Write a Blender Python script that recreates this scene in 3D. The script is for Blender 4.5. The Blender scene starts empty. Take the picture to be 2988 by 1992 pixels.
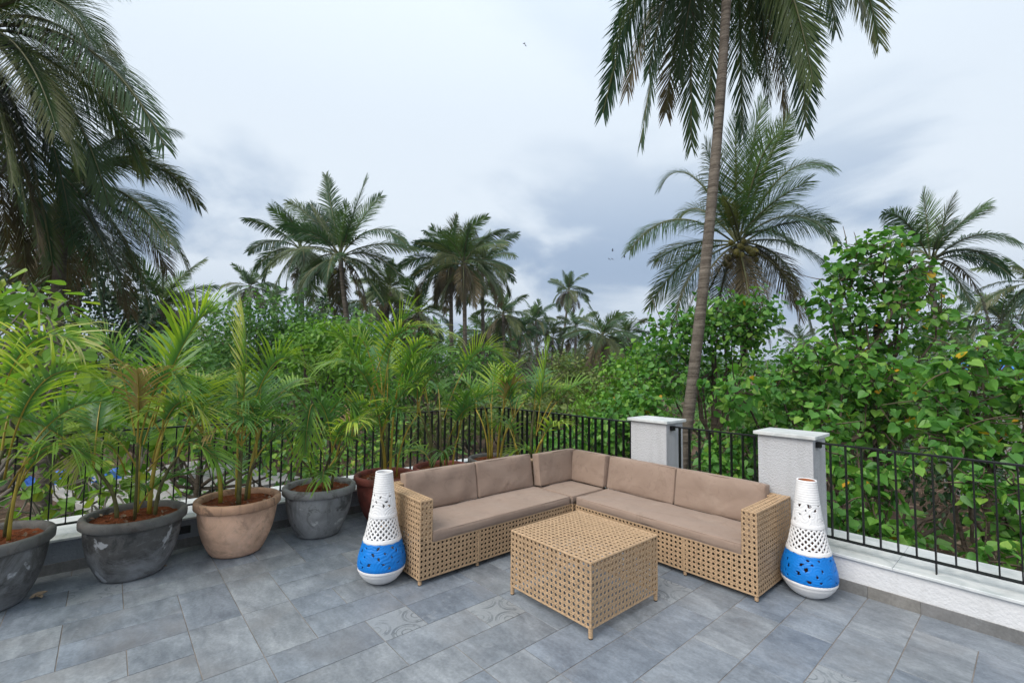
import bpy, math, random
import numpy as np
from mathutils import Vector, Matrix

# ------------------------------------------------------------------ camera, sky, sun
SC = bpy.context.scene
COL = SC.collection
F_PX, PW, PH = 1342.5, 2988.0, 1992.0
YAW, PITCH, ROLL = -0.851565, 0.0587025, 0.0118174
CAM_H = 1.678
_f = np.array([math.sin(YAW) * math.cos(PITCH), math.cos(YAW) * math.cos(PITCH), math.sin(PITCH)])
_r = np.array([math.cos(YAW), -math.sin(YAW), 0.0])
_u = np.cross(_r, _f)
C_R = _r * math.cos(ROLL) + _u * math.sin(ROLL)
C_U = -_r * math.sin(ROLL) + _u * math.cos(ROLL)
C_F = _f
CAM = np.array([0.0, 0.0, CAM_H])
cam_data = bpy.data.cameras.new('camera')
cam = bpy.data.objects.new('camera', cam_data)
COL.objects.link(cam)
cam_data.sensor_width = 36.0
cam_data.lens = 36.0 * F_PX / PW
cam_data.clip_start = 0.05
cam_data.clip_end = 6000
m = Matrix.Identity(4)
for i in range(3):
    m[i][0], m[i][1], m[i][2], m[i][3] = C_R[i], C_U[i], -C_F[i], CAM[i]
cam.matrix_world = m
SC.camera = cam

SUN_EL, SUN_AZ = math.radians(46), math.radians(180)      # azimuth from +Y, clockwise
world = bpy.data.worlds.new('World')
SC.world = world
world.use_nodes = True


def build_world():
    nt = world.node_tree
    nt.nodes.clear()
    N, Lk = nt.nodes.new, nt.links.new
    out = N('ShaderNodeOutputWorld')
    bg = N('ShaderNodeBackground')
    sky = N('ShaderNodeTexSky')
    sky.sky_type = 'NISHITA'
    sky.sun_disc = False
    sky.sun_elevation = SUN_EL
    sky.sun_rotation = SUN_AZ
    sky.air_density = 1.0
    sky.dust_density = 2.0
    sk = N('ShaderNodeMix'); sk.data_type = 'RGBA'; sk.blend_type = 'MULTIPLY'; sk.inputs['Factor'].default_value = 1
    sk.inputs[7].default_value = (0.06, 0.06, 0.06, 1)
    Lk(sky.outputs[0], sk.inputs[6])
    tc = N('ShaderNodeTexCoord')
    sep = N('ShaderNodeSeparateXYZ'); Lk(tc.outputs['Generated'], sep.inputs[0])
    # flat cloud deck: project the direction on a plane overhead
    den = N('ShaderNodeMath'); den.operation = 'ADD'; den.inputs[1].default_value = 0.22
    ab = N('ShaderNodeMath'); ab.operation = 'ABSOLUTE'; Lk(sep.outputs[2], ab.inputs[0]); Lk(ab.outputs[0], den.inputs[0])
    dx = N('ShaderNodeMath'); dx.operation = 'DIVIDE'; Lk(sep.outputs[0], dx.inputs[0]); Lk(den.outputs[0], dx.inputs[1])
    dy = N('ShaderNodeMath'); dy.operation = 'DIVIDE'; Lk(sep.outputs[1], dy.inputs[0]); Lk(den.outputs[0], dy.inputs[1])
    cmb = N('ShaderNodeCombineXYZ'); Lk(dx.outputs[0], cmb.inputs[0]); Lk(dy.outputs[0], cmb.inputs[1])
    n1 = N('ShaderNodeTexNoise'); n1.inputs['Scale'].default_value = 0.95; n1.inputs['Detail'].default_value = 7
    n1.inputs['Roughness'].default_value = 0.52; n1.inputs['Distortion'].default_value = 0.4
    mp = N('ShaderNodeMapping'); mp.inputs['Location'].default_value = (10.952778, 6.004915, 0.0); mp.inputs['Rotation'].default_value = (0, 0, 0.6)
    mp.inputs['Scale'].default_value = (1.0, 1.0, 1.0)
    Lk(cmb.outputs[0], mp.inputs[0]); Lk(mp.outputs[0], n1.inputs['Vector'])
    rp = N('ShaderNodeValToRGB')
    rp.color_ramp.interpolation = 'EASE'
    e = rp.color_ramp.elements
    e[0].position = 0.385; e[0].color = (0.235, 0.308, 0.420, 1)
    e[1].position = 0.53; e[1].color = (0.525, 0.578, 0.635, 1)
    Lk(n1.outputs[0], rp.inputs[0])
    # thicker, greyer cloud towards the horizon; the veil overhead is thin and bright
    rh = N('ShaderNodeMapRange'); rh.inputs['From Min'].default_value = 0.18; rh.inputs['From Max'].default_value = 0.52
    rh.interpolation_type = 'SMOOTHSTEP'
    Lk(sep.outputs[2], rh.inputs[0])
    mixh = N('ShaderNodeMix'); mixh.data_type = 'RGBA'
    mixh.inputs[7].default_value = (0.425, 0.475, 0.528, 1)
    rhm = N('ShaderNodeMath'); rhm.operation = 'MULTIPLY'; rhm.inputs[1].default_value = 0.85; Lk(rh.outputs[0], rhm.inputs[0])
    Lk(rhm.outputs[0], mixh.inputs['Factor']); Lk(rp.outputs[0], mixh.inputs[6])
    # low down the cloud layers overlap into one grey-blue bank
    rl = N('ShaderNodeMapRange'); rl.inputs['From Min'].default_value = 0.24; rl.inputs['From Max'].default_value = 0.02
    rl.inputs['To Max'].default_value = 0.72; rl.interpolation_type = 'SMOOTHSTEP'
    Lk(sep.outputs[2], rl.inputs[0])
    mixl = N('ShaderNodeMix'); mixl.data_type = 'RGBA'; mixl.inputs[7].default_value = (0.375, 0.455, 0.580, 1)
    Lk(rl.outputs[0], mixl.inputs['Factor']); Lk(mixh.outputs[2], mixl.inputs[6])
    mix = N('ShaderNodeMix'); mix.data_type = 'RGBA'; mix.inputs['Factor'].default_value = 0.94
    Lk(sk.outputs[2], mix.inputs[6]); Lk(mixl.outputs[2], mix.inputs[7])
    # overcast sky: luminance rises towards the zenith (1 + 2 sin e) / 3
    lum = N('ShaderNodeMath'); lum.operation = 'MULTIPLY_ADD'; lum.inputs[1].default_value = 0.62; lum.inputs[2].default_value = 0.60; lum.use_clamp = False
    mx0 = N('ShaderNodeMath'); mx0.operation = 'MAXIMUM'; mx0.inputs[1].default_value = 0.0; Lk(sep.outputs[2], mx0.inputs[0]); Lk(mx0.outputs[0], lum.inputs[0])
    Lk(mix.outputs[2], bg.inputs[0])
    Lk(lum.outputs[0], bg.inputs[1])
    Lk(bg.outputs[0], out.inputs[0])


build_world()
sun_d = bpy.data.lights.new('sun', 'SUN')
sun_d.energy = 1.5
sun_d.angle = math.radians(40)
sun_d.color = (1.0, 0.95, 0.88)
sun = bpy.data.objects.new('sun', sun_d)
COL.objects.link(sun)
_sd = Vector((math.sin(SUN_AZ) * math.cos(SUN_EL), math.cos(SUN_AZ) * math.cos(SUN_EL), math.sin(SUN_EL)))
sun.rotation_euler = _sd.to_track_quat('Z', 'Y').to_euler()
vs = SC.view_settings
vs.view_transform = 'Standard'
vs.look = 'None'
vs.exposure = 1.1
vs.gamma = 1.0
vs.use_curve_mapping = False
SC.cycles.max_bounces = 8
SC.cycles.transparent_max_bounces = 8
SC.cycles.caustics_reflective = False
SC.cycles.caustics_refractive = False

RNG = np.random.default_rng(7)
DS = 2988.0 / 2352.0


def at(dx, dy, depth):
    """A point of the place: along the view direction of photo column dx, row dy (2352-wide), depth metres ahead."""
    px, py = dx * DS, dy * DS
    return CAM + (C_F + C_R * (px - PW / 2) / F_PX - C_U * (py - PH / 2) / F_PX) * depth


# ------------------------------------------------------------------ mesh helpers
def tag(o, label=None, cat=None, group=None, kind=None):
    if label: o['label'] = label
    if cat: o['category'] = cat
    if group: o['group'] = group
    if kind: o['kind'] = kind
    return o


def empty(name, loc=(0, 0, 0), rz=0.0):
    o = bpy.data.objects.new(name, None)
    o.location = loc
    o.rotation_euler = (0, 0, rz)
    o.empty_display_size = 0.1
    COL.objects.link(o)
    return o


def link(name, me, parent=None, loc=None):
    o = bpy.data.objects.new(name, me)
    COL.objects.link(o)
    if parent is not None:
        o.parent = parent
    if loc is not None:
        o.location = loc
    return o


class MB:
    def __init__(s):
        s.v, s.f, s.m = [], [], []

    def face(s, idx, mi=0):
        s.f.append(idx); s.m.append(mi)

    def box(s, lo, hi, mi=0):
        b = len(s.v)
        for z in (lo[2], hi[2]):
            for y in (lo[1], hi[1]):
                for x in (lo[0], hi[0]):
                    s.v.append((x, y, z))
        for q in ((0, 2, 3, 1), (4, 5, 7, 6), (0, 1, 5, 4), (2, 6, 7, 3), (0, 4, 6, 2), (1, 3, 7, 5)):
            s.face([b + i for i in q], mi)
        return s

    def chamfer_box(s, lo, hi, c, mi=0):
        """box whose top edges are chamfered by c"""
        b = len(s.v)
        x0, y0, z0 = lo; x1, y1, z1 = hi
        for (i, z) in ((0, z0), (0, z1 - c), (c, z1)):
            for (x, y) in ((x0 + i, y0 + i), (x1 - i, y0 + i), (x1 - i, y1 - i), (x0 + i, y1 - i)):
                s.v.append((x, y, z))
        for k in (0, 4):
            for i in range(4):
                j = (i + 1) % 4
                s.face([b + k + i, b + k + j, b + k + 4 + j, b + k + 4 + i], mi)
        s.face([b + 8, b + 9, b + 10, b + 11], mi)
        s.face([b + 3, b + 2, b + 1, b], mi)
        return s

    def tube(s, pts, rad, sides=6, mi=0, caps=True, squash=1.0):
        pts = np.asarray(pts, float)
        n = len(pts)
        rad = np.broadcast_to(np.asarray(rad, float), (n,))
        b = len(s.v)
        T = np.gradient(pts, axis=0)
        T /= np.linalg.norm(T, axis=1)[:, None] + 1e-9
        ref = np.array([0, 0, 1.0]) if abs(T[0][2]) < 0.9 else np.array([1.0, 0, 0])
        for i in range(n):
            a = np.cross(T[i], ref); a /= np.linalg.norm(a) + 1e-9
            c = np.cross(a, T[i]); ref = c
            for k in range(sides):
                t = 2 * math.pi * k / sides
                s.v.append(tuple(pts[i] + rad[i] * (math.cos(t) * a + squash * math.sin(t) * c)))
        for i in range(n - 1):
            for k in range(sides):
                k2 = (k + 1) % sides
                s.face([b + i * sides + k, b + i * sides + k2, b + (i + 1) * sides + k2, b + (i + 1) * sides + k], mi)
        if caps:
            s.face([b + k for k in range(sides)][::-1], mi)
            s.face([b + (n - 1) * sides + k for k in range(sides)], mi)
        return s

    def lathe(s, prof, seg=48, mi=0, wob=None, close_bottom=False, close_top=False):
        b = len(s.v)
        n = len(prof)
        for i, (r, z) in enumerate(prof):
            for k in range(seg):
                t = 2 * math.pi * k / seg
                rr = r * (1 + (wob(t, z) if wob else 0))
                s.v.append((rr * math.cos(t), rr * math.sin(t), z))
        for i in range(n - 1):
            for k in range(seg):
                k2 = (k + 1) % seg
                s.face([b + i * seg + k, b + i * seg + k2, b + (i + 1) * seg + k2, b + (i + 1) * seg + k], mi)
        if close_bottom: s.face([b + k for k in range(seg)][::-1], mi)
        if close_top: s.face([b + (n - 1) * seg + k for k in range(seg)], mi)
        return s

    def build(s, name, mats, parent=None, smooth=False, loc=None):
        me = bpy.data.meshes.new(name)
        me.from_pydata([tuple(map(float, v)) for v in s.v], [], s.f)
        if not isinstance(mats, (list, tuple)): mats = [mats]
        for mt in mats: me.materials.append(mt)
        if len(mats) > 1:
            me.polygons.foreach_set('material_index', s.m)
        if smooth:
            me.polygons.foreach_set('use_smooth', [True] * len(me.polygons))
        me.update()
        return link(name, me, parent, loc)


def fast_mesh(name, V, loops, starts, totals, mats, smooth=False, midx=None, attr=None):
    me = bpy.data.meshes.new(name)
    V = np.ascontiguousarray(V, np.float32)
    me.vertices.add(len(V)); me.vertices.foreach_set('co', V.ravel())
    me.loops.add(len(loops)); me.loops.foreach_set('vertex_index', np.asarray(loops, np.int32))
    me.polygons.add(len(starts))
    me.polygons.foreach_set('loop_start', np.asarray(starts, np.int32))
    try:
        me.polygons.foreach_set('loop_total', np.asarray(totals, np.int32))
    except Exception:
        pass
    for mt in (mats if isinstance(mats, (list, tuple)) else [mats]): me.materials.append(mt)
    if midx is not None: me.polygons.foreach_set('material_index', np.asarray(midx, np.int32))
    if smooth: me.polygons.foreach_set('use_smooth', np.ones(len(starts), bool))
    if attr is not None:
        a = me.attributes.new('rnd', 'FLOAT', 'POINT'); a.data.foreach_set('value', np.asarray(attr, np.float32))
    me.update(calc_edges=True)
    me.validate()
    return me


# ------------------------------------------------------------------ materials
MATS = {}


class NT:
    """small node helper"""
    def __init__(s, name):
        s.m = bpy.data.materials.new(name); s.m.use_nodes = True
        s.t = s.m.node_tree; s.t.nodes.clear()
        s.out = s.t.nodes.new('ShaderNodeOutputMaterial')
        s.b = s.t.nodes.new('ShaderNodeBsdfPrincipled')
        s.t.links.new(s.b.outputs[0], s.out.inputs[0])
        MATS[name] = s.m

    def n(s, typ, **kw):
        x = s.t.nodes.new(typ)
        for k, v in kw.items(): setattr(x, k, v)
        return x

    def l(s, a, b): s.t.links.new(a, b)

    def coord(s, which='Object', scale=(1, 1, 1), rand=False):
        tc = s.n('ShaderNodeTexCoord')
        mp = s.n('ShaderNodeMapping'); mp.inputs['Scale'].default_value = scale
        s.l(tc.outputs[which], mp.inputs[0])
        if rand:
            oi = s.n('ShaderNodeObjectInfo')
            c = s.n('ShaderNodeCombineXYZ')
            for i, k in enumerate((37.0, 91.0, 53.0)):
                mm = s.n('ShaderNodeMath', operation='MULTIPLY'); mm.inputs[1].default_value = k
                s.l(oi.outputs['Random'], mm.inputs[0]); s.l(mm.outputs[0], c.inputs[i])
            s.l(c.outputs[0], mp.inputs['Location'])
        return mp.outputs[0]

    def noise(s, vec, scale, detail=6, rough=0.55, dist=0.0):
        x = s.n('ShaderNodeTexNoise')
        x.inputs['Scale'].default_value = scale; x.inputs['Detail'].default_value = detail
        x.inputs['Roughness'].default_value = rough; x.inputs['Distortion'].default_value = dist
        if vec is not None: s.l(vec, x.inputs['Vector'])
        return x.outputs[0]

    def ramp(s, fac, stops, interp='LINEAR'):
        x = s.n('ShaderNodeValToRGB'); x.color_ramp.interpolation = interp
        el = x.color_ramp.elements
        while len(el) < len(stops): el.new(0.5)
        for e, (p, c) in zip(el, stops):
            e.position = p; e.color = (*c, 1) if len(c) == 3 else c
        s.l(fac, x.inputs[0])
        return x.outputs[0]

    def mix(s, fac, a, b, mode='MIX'):
        x = s.n('ShaderNodeMix', data_type='RGBA', blend_type=mode)
        for sock, v in ((x.inputs['Factor'], fac), (x.inputs[6], a), (x.inputs[7], b)):
            if hasattr(v, 'is_linked'): s.l(v, sock)
            elif isinstance(v, (int, float)): sock.default_value = v
            else: sock.default_value = (*v, 1)
        return x.outputs[2]

    def math(s, op, a, b=0.0, c=None):
        x = s.n('ShaderNodeMath', operation=op)
        for i, v in enumerate((a, b) if c is None else (a, b, c)):
            if hasattr(v, 'is_linked'): s.l(v, x.inputs[i])
            else: x.inputs[i].default_value = v
        return x.outputs[0]

    def bump(s, h, strength=0.3, dist=0.01):
        x = s.n('ShaderNodeBump'); x.inputs['Strength'].default_value = strength; x.inputs['Distance'].default_value = dist
        s.l(h, x.inputs['Height']); s.l(x.outputs[0], s.b.inputs['Normal'])
        return x.outputs[0]

    def set(s, color=None, rough=None, spec=None, metal=None):
        for k, v in (('Base Color', color), ('Roughness', rough), ('Specular IOR Level', spec), ('Metallic', metal)):
            if v is None: continue
            if hasattr(v, 'is_linked'): s.l(v, s.b.inputs[k])
            elif k == 'Base Color': s.b.inputs[k].default_value = (*v, 1)
            else: s.b.inputs[k].default_value = v
        return s.m


def mat_tile(name, dark, light, pattern=False, warm=0.25):
    t = NT(name)
    v = t.coord('Object', (1, 1, 1), rand=True)
    a = t.noise(v, 2.6, 8, 0.62, 0.6)
    v2 = t.coord('Object', (2.2, 6.0, 1), rand=True)
    b = t.noise(v2, 2.4, 8, 0.66, 0.3)
    c = t.noise(v, 55, 5, 0.6)
    f = t.math('ADD', t.math('MULTIPLY', a, 0.55), t.math('MULTIPLY', b, 0.45))
    col = t.ramp(f, [(0.38, dark), (0.51, tuple(0.5 * (x + y) for x, y in zip(dark, light))), (0.62, light)])
    grain = t.ramp(c, [(0.35, (0.86, 0.86, 0.86)), (0.65, (1.1, 1.1, 1.1))])
    col = t.mix(1.0, col, grain, 'MULTIPLY')
    oi = t.n('ShaderNodeObjectInfo')
    tint = t.ramp(oi.outputs['Random'], [(0.0, (0.86, 0.89, 0.94)), (0.5, (1.0, 1.0, 1.0)), (1.0, (1.09, 1.05, 1.0))])
    col = t.mix(1.0, col, tint, 'MULTIPLY')
    # dust worn into the surface
    sp = t.noise(v, 9, 9, 0.75, 1.2)
    col = t.mix(t.ramp(sp, [(0.58, (0, 0, 0)), (0.72, (0.6, 0.6, 0.6))]), col, (0.33, 0.345, 0.36))
    sp2 = t.noise(v, 1.1, 6, 0.6, 0.4)
    if not pattern: col = t.mix(t.ramp(sp2, [(0.52, (0, 0, 0)), (0.68, (0.45, 0.45, 0.45))]), col, (0.20, 0.19, 0.185))
    if pattern:
        tc = t.n('ShaderNodeTexCoord'); sep = t.n('ShaderNodeSeparateXYZ'); t.l(tc.outputs['Object'], sep.inputs[0])
        x = t.math('MULTIPLY', sep.outputs[0], 1 / 0.148); y = t.math('MULTIPLY', sep.outputs[1], 1 / 0.148)
        acc = None
        # four facing scrolls: arcs round the middle of every side, curled ends, a fine inner line
        for (cx_, cy_) in ((1, 0), (-1, 0), (0, 1), (0, -1)):
            dx = t.math('SUBTRACT', x, cx_ * 0.98); dy = t.math('SUBTRACT', y, cy_ * 0.98)
            d = t.math('SQRT', t.math('ADD', t.math('MULTIPLY', dx, dx), t.math('MULTIPLY', dy, dy)))
            for (R, w) in ((0.60, 0.055), (0.46, 0.02), (0.22, 0.03)):
                k = t.math('LESS_THAN', t.math('ABSOLUTE', t.math('SUBTRACT', d, R)), w)
                acc = k if acc is None else t.math('MAXIMUM', acc, k)
            for sgn in (-1, 1):
                ex = cx_ * 0.72 + (0 if cx_ else sgn * 0.52); ey = cy_ * 0.72 + (0 if cy_ else sgn * 0.52)
                ddx = t.math('SUBTRACT', x, ex); ddy = t.math('SUBTRACT', y, ey)
                dd = t.math('SQRT', t.math('ADD', t.math('MULTIPLY', ddx, ddx), t.math('MULTIPLY', ddy, ddy)))
                acc = t.math('MAXIMUM', acc, t.math('LESS_THAN', dd, 0.10))
        wear = t.ramp(t.noise(v, 7, 6, 0.7), [(0.40, (0.0, 0.0, 0.0)), (0.58, (1, 1, 1))])
        fl = t.noise(v, 26, 3, 0.5, 2.0)
        fine = t.ramp(fl, [(0.53, (0, 0, 0)), (0.56, (0.45, 0.45, 0.45)), (0.60, (0, 0, 0))])
        acc2 = t.math('MULTIPLY', t.math('MAXIMUM', t.math('MULTIPLY', acc, 0.8), fine), wear)
        col = t.mix(0.55, col, (0.30, 0.32, 0.34))
        col = t.mix(acc2, col, (0.10, 0.115, 0.13))
    t.set(color=col, rough=t.math('MULTIPLY_ADD', a, 0.22, 0.36), spec=0.42)
    t.bump(t.math('ADD', t.math('MULTIPLY', a, 0.6), t.math('MULTIPLY', c, 0.25)), 0.22, 0.004)
    return t.m


def mat_plaster(name, col, scale=95, strength=0.9):
    t = NT(name)
    v = t.coord('Object')
    n1 = t.noise(v, scale, 3, 0.6)
    n2 = t.noise(v, scale * 0.45, 2, 0.5)
    st = t.noise(v, 2.0, 6, 0.7)
    c = t.mix(t.ramp(st, [(0.35, (0.0, 0.0, 0.0)), (0.75, (0.35, 0.35, 0.35))]), col, tuple(x * 0.82 for x in col))
    sv = t.coord('Object', (9, 9, 0.8))
    stk = t.noise(sv, 1.0, 6, 0.65)
    c = t.mix(t.ramp(stk, [(0.52, (0, 0, 0)), (0.70, (0.30, 0.30, 0.30))]), c, tuple(x * q for x, q in zip(col, (0.62, 0.61, 0.58))))
    t.set(color=c, rough=0.85, spec=0.25)
    t.bump(t.math('ADD', n1, t.math('MULTIPLY', n2, 0.8)), strength, 0.012)
    return t.m


def mat_marble(name):
    t = NT(name)
    v = t.coord('Object', (1, 1, 1), rand=True)
    n = t.noise(v, 3.0, 8, 0.6, 2.5)
    c = t.ramp(n, [(0.36, (0.47, 0.50, 0.50)), (0.5, (0.60, 0.62, 0.62)), (0.62, (0.66, 0.67, 0.66))])
    d = t.noise(v, 1.2, 6, 0.7)
    c = t.mix(t.ramp(d, [(0.5, (0, 0, 0)), (0.72, (0.5, 0.5, 0.5))]), c, (0.40, 0.38, 0.34))
    t.set(color=c, rough=0.42, spec=0.4)
    t.bump(t.noise(v, 60, 3), 0.08, 0.003)
    return t.m


def mat_plain(name, col, rough=0.6, spec=0.4, var=0.15, scale=8, bump=0.15, bscale=60, bdist=0.003, metal=0.0):
    t = NT(name)
    v = t.coord('Object', (1, 1, 1), rand=True)
    n = t.noise(v, scale, 5, 0.6)
    c = t.ramp(n, [(0.3, tuple(x * (1 - var) for x in col)), (0.7, tuple(min(1, x * (1 + var)) for x in col))])
    t.set(color=c, rough=rough, spec=spec, metal=metal)
    if bump: t.bump(t.noise(v, bscale, 3), bump, bdist)
    return t.m


def mat_pot(name, col, stain, light, dark_amt=0.5, light_amt=0.5, chalk=0.0):
    t = NT(name)
    v = t.coord('Object', (1, 1, 1), rand=True)
    n = t.noise(v, 3.2, 8, 0.65, 0.5)
    c = t.ramp(n, [(0.36, tuple(x * 0.68 for x in col)), (0.64, tuple(x * 1.2 for x in col))])
    s = t.noise(v, 5.5, 9, 0.7, 0.8)
    c = t.mix(t.ramp(s, [(0.53, (0, 0, 0)), (0.61, (dark_amt,) * 3)]), c, stain)
    vs_ = t.coord('Object', (14, 14, 1.4), rand=True)
    run = t.noise(vs_, 1.0, 5, 0.6)
    c = t.mix(t.ramp(run, [(0.55, (0, 0, 0)), (0.72, (dark_amt * 0.7,) * 3)]), c, stain)
    p = t.noise(v, 2.3, 10, 0.75, 1.0)
    c = t.mix(t.ramp(p, [(0.54, (0, 0, 0)), (0.68, (light_amt,) * 3)]), c, light)
    if chalk:
        # lime bloom creeping up from the foot
        sx = t.n('ShaderNodeSeparateXYZ'); tcx = t.n('ShaderNodeTexCoord'); t.l(tcx.outputs['Object'], sx.inputs[0])
        up = t.math('MULTIPLY_ADD', sx.outputs[2], -2.4, 0.72)
        fz = t.math('ADD', up, t.math('MULTIPLY_ADD', t.noise(v, 4.5, 9, 0.72, 0.6), 2.6, -1.3))
        c = t.mix(t.ramp(fz, [(0.10, (0, 0, 0)), (0.85, (chalk,) * 3)]), c, light)
        bl_ = t.noise(v, 4.6, 4, 0.55, 0.3)
        c = t.mix(t.ramp(bl_, [(0.655, (0, 0, 0)), (0.685, (0.7, 0.7, 0.7))]), c, tuple(min(1, x * 1.45) for x in light))
    t.set(color=c, rough=0.75, spec=0.3)
    t.bump(t.math('ADD', t.math('MULTIPLY', n, 0.8), t.math('MULTIPLY', t.noise(v, 45, 4, 0.6), 0.4)), 0.5, 0.012)
    return t.m


def mat_leaf(name, stops, rough=0.46, trans=0.35, spec=0.34, shift=True, tint=1.25):
    """leaf colour by a per-leaf value (attribute rnd) shifted per object; thin leaf: part of the light passes through"""
    t = NT(name)
    at_ = t.n('ShaderNodeAttribute'); at_.attribute_name = 'rnd'
    oi = t.n('ShaderNodeObjectInfo')
    f = t.math('FRACT', t.math('ADD', at_.outputs['Fac'], oi.outputs['Random'])) if shift else at_.outputs['Fac']
    c = t.ramp(f, stops)
    geo = t.n('ShaderNodeTexCoord')
    n = t.noise(geo.outputs['Object'], 2.2, 3, 0.6)
    c = t.mix(1.0, c, t.ramp(n, [(0.3, (0.78, 0.80, 0.8)), (0.7, (1.18, 1.14, 1.05))]), 'MULTIPLY')
    t.set(color=c, rough=rough, spec=spec)
    tr = t.n('ShaderNodeBsdfTranslucent')
    t.l(t.mix(1.0, c, (tint, tint * 1.08, tint * 0.55), 'MULTIPLY'), tr.inputs[0])
    ms = t.n('ShaderNodeMixShader'); ms.inputs[0].default_value = trans
    t.l(t.b.outputs[0], ms.inputs[1]); t.l(tr.outputs[0], ms.inputs[2]); t.l(ms.outputs[0], t.out.inputs[0])
    return t.m


M_TILE = mat_tile('slate_tile', (0.128, 0.146, 0.170), (0.272, 0.300, 0.332))
M_TILEP = mat_tile('patterned_tile', (0.16, 0.175, 0.19), (0.25, 0.27, 0.285), pattern=True)
M_SKIRT = mat_tile('skirting_stone', (0.13, 0.125, 0.115), (0.24, 0.232, 0.22))
M_GROUT = mat_plain('grout', (0.235, 0.205, 0.18), 0.9, 0.2, 0.3, 5, 0.2)
M_PLASTER = mat_plaster('white_plaster', (0.55, 0.555, 0.575), 150, 0.75)
M_PLASTER_F = mat_plaster('kerb_plaster', (0.66, 0.66, 0.67), 60, 0.45)
M_PLASTER_L = mat_plaster('shaded_kerb_plaster', (0.27, 0.295, 0.33), 60, 0.45)  # darker, bluer kerb plaster: the left wall's shade is put into its colour
M_MARBLE = mat_marble('marble')
M_METAL = mat_plain('black_metal', (0.005, 0.005, 0.006), 0.48, 0.32, 0.2, 20, 0.05)
M_WICKER = mat_plain('wicker', (0.43, 0.290, 0.172), 0.55, 0.35, 0.30, 55, 0.4, 300, 0.002)
M_WICKER_IN = mat_plain('dark_inner_parts', (0.06, 0.045, 0.03), 0.8, 0.2)
M_RUBBER = mat_plain('rubber', (0.015, 0.015, 0.015), 0.7, 0.3)


def mat_fabric():
    t = NT('taupe_fabric')
    v = t.coord('Object', (1, 1, 1), rand=True)
    n = t.noise(v, 4, 6, 0.6)
    c = t.ramp(n, [(0.3, (0.262, 0.188, 0.146)), (0.7, (0.308, 0.225, 0.177))])
    s = t.noise(v, 6.5, 7, 0.7, 1.6)
    c = t.mix(t.ramp(s, [(0.57, (0, 0, 0)), (0.61, (0.45, 0.45, 0.45)), (0.67, (0.12, 0.12, 0.12))]), c, (0.20, 0.14, 0.105))
    d = t.noise(v, 2.2, 8, 0.75, 0.5)
    c = t.mix(t.ramp(d, [(0.55, (0, 0, 0)), (0.75, (0.35, 0.35, 0.35))]), c, (0.40, 0.32, 0.26))
    t.set(color=c, rough=0.82, spec=0.2)
    t.b.inputs['Sheen Weight'].default_value = 0.15
    wv = t.noise(v, 420, 2, 0.5)
    wr = t.noise(t.coord('Object', (1.0, 1.0, 1.0), rand=True), 5.0, 2, 0.45, 0.7)
    sd_ = t.noise(t.coord('Object', (1.6, 7.0, 7.0), rand=True), 2.2, 2, 0.4, 0.8)
    t.bump(t.math('ADD', t.math('ADD', t.math('MULTIPLY', wv, 0.04), t.math('MULTIPLY', wr, 0.9)), t.math('MULTIPLY', sd_, 0.35)), 0.5, 0.016)
    return t.m


M_FABRIC = mat_fabric()
M_VWHITE = mat_plain('vase_white', (0.76, 0.75, 0.75), 0.5, 0.4, 0.07, 14, 0.25, 70, 0.003)
M_VBLUE = mat_plain('vase_blue', (0.002, 0.175, 0.58), 0.42, 0.4, 0.16, 12, 0.25, 70, 0.003)
M_TERRA = mat_plain('terracotta', (0.36, 0.13, 0.055), 0.85, 0.2, 0.25, 10)
M_POT = {
    'char': mat_pot('pot_charcoal', (0.085, 0.083, 0.080), (0.032, 0.033, 0.034), (0.33, 0.34, 0.355), 0.75, 0.5, 0.6),
    'peach': mat_pot('pot_peach', (0.72, 0.455, 0.315), (0.24, 0.15, 0.10), (0.76, 0.54, 0.42), 0.42, 0.4),
    'grey': mat_pot('pot_grey', (0.27, 0.275, 0.28), (0.065, 0.065, 0.063), (0.36, 0.36, 0.36), 0.85, 0.4, 0.35),
    'red': mat_pot('pot_red', (0.27, 0.072, 0.052), (0.09, 0.035, 0.03), (0.27, 0.10, 0.08), 0.5, 0.3),
}
M_RIMW = {k: mat_pot('rim_' + k, c, (0.06, 0.045, 0.035), (0.30, 0.24, 0.2), 0.6, 0.3) for k, c in
          (('char', (0.13, 0.127, 0.12)), ('peach', (0.47, 0.28, 0.18)), ('grey', (0.25, 0.25, 0.245)), ('red', (0.27, 0.075, 0.054)))}
M_SOIL = mat_plain('red_soil', (0.155, 0.048, 0.020), 0.95, 0.1, 0.4, 25, 0.9, 55, 0.02)
M_ARECA = mat_leaf('areca_leaf', [(0.0, (0.068, 0.18, 0.065)), (0.35, (0.13, 0.27, 0.045)), (0.62, (0.215, 0.345, 0.038)), (0.82, (0.32, 0.43, 0.05)), (0.93, (0.46, 0.46, 0.17)), (1.0, (0.38, 0.50, 0.025))], 0.40, 0.40, 0.4, False)
M_ARECA_DRY = mat_leaf('areca_dry_leaf', [(0.0, (0.27, 0.17, 0.07)), (1.0, (0.36, 0.27, 0.11))], 0.6, 0.25)
M_ASTEM = mat_plain('areca_stem', (0.33, 0.25, 0.035), 0.45, 0.4, 0.3, 6)
M_ACANE = mat_plain('areca_cane', (0.10, 0.095, 0.035), 0.6, 0.3, 0.5, 14, 0.3)
M_COCO = mat_leaf('coconut_leaf', [(0.0, (0.030, 0.075, 0.042)), (0.4, (0.048, 0.102, 0.038)), (0.7, (0.076, 0.118, 0.038)), (0.9, (0.11, 0.13, 0.048)), (1.0, (0.12, 0.125, 0.05))], 0.42, 0.30, 0.30)
M_COCO_Y = mat_leaf('coconut_young_leaf', [(0.0, (0.06, 0.13, 0.03)), (1.0, (0.09, 0.16, 0.035))], 0.36, 0.3)
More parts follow.
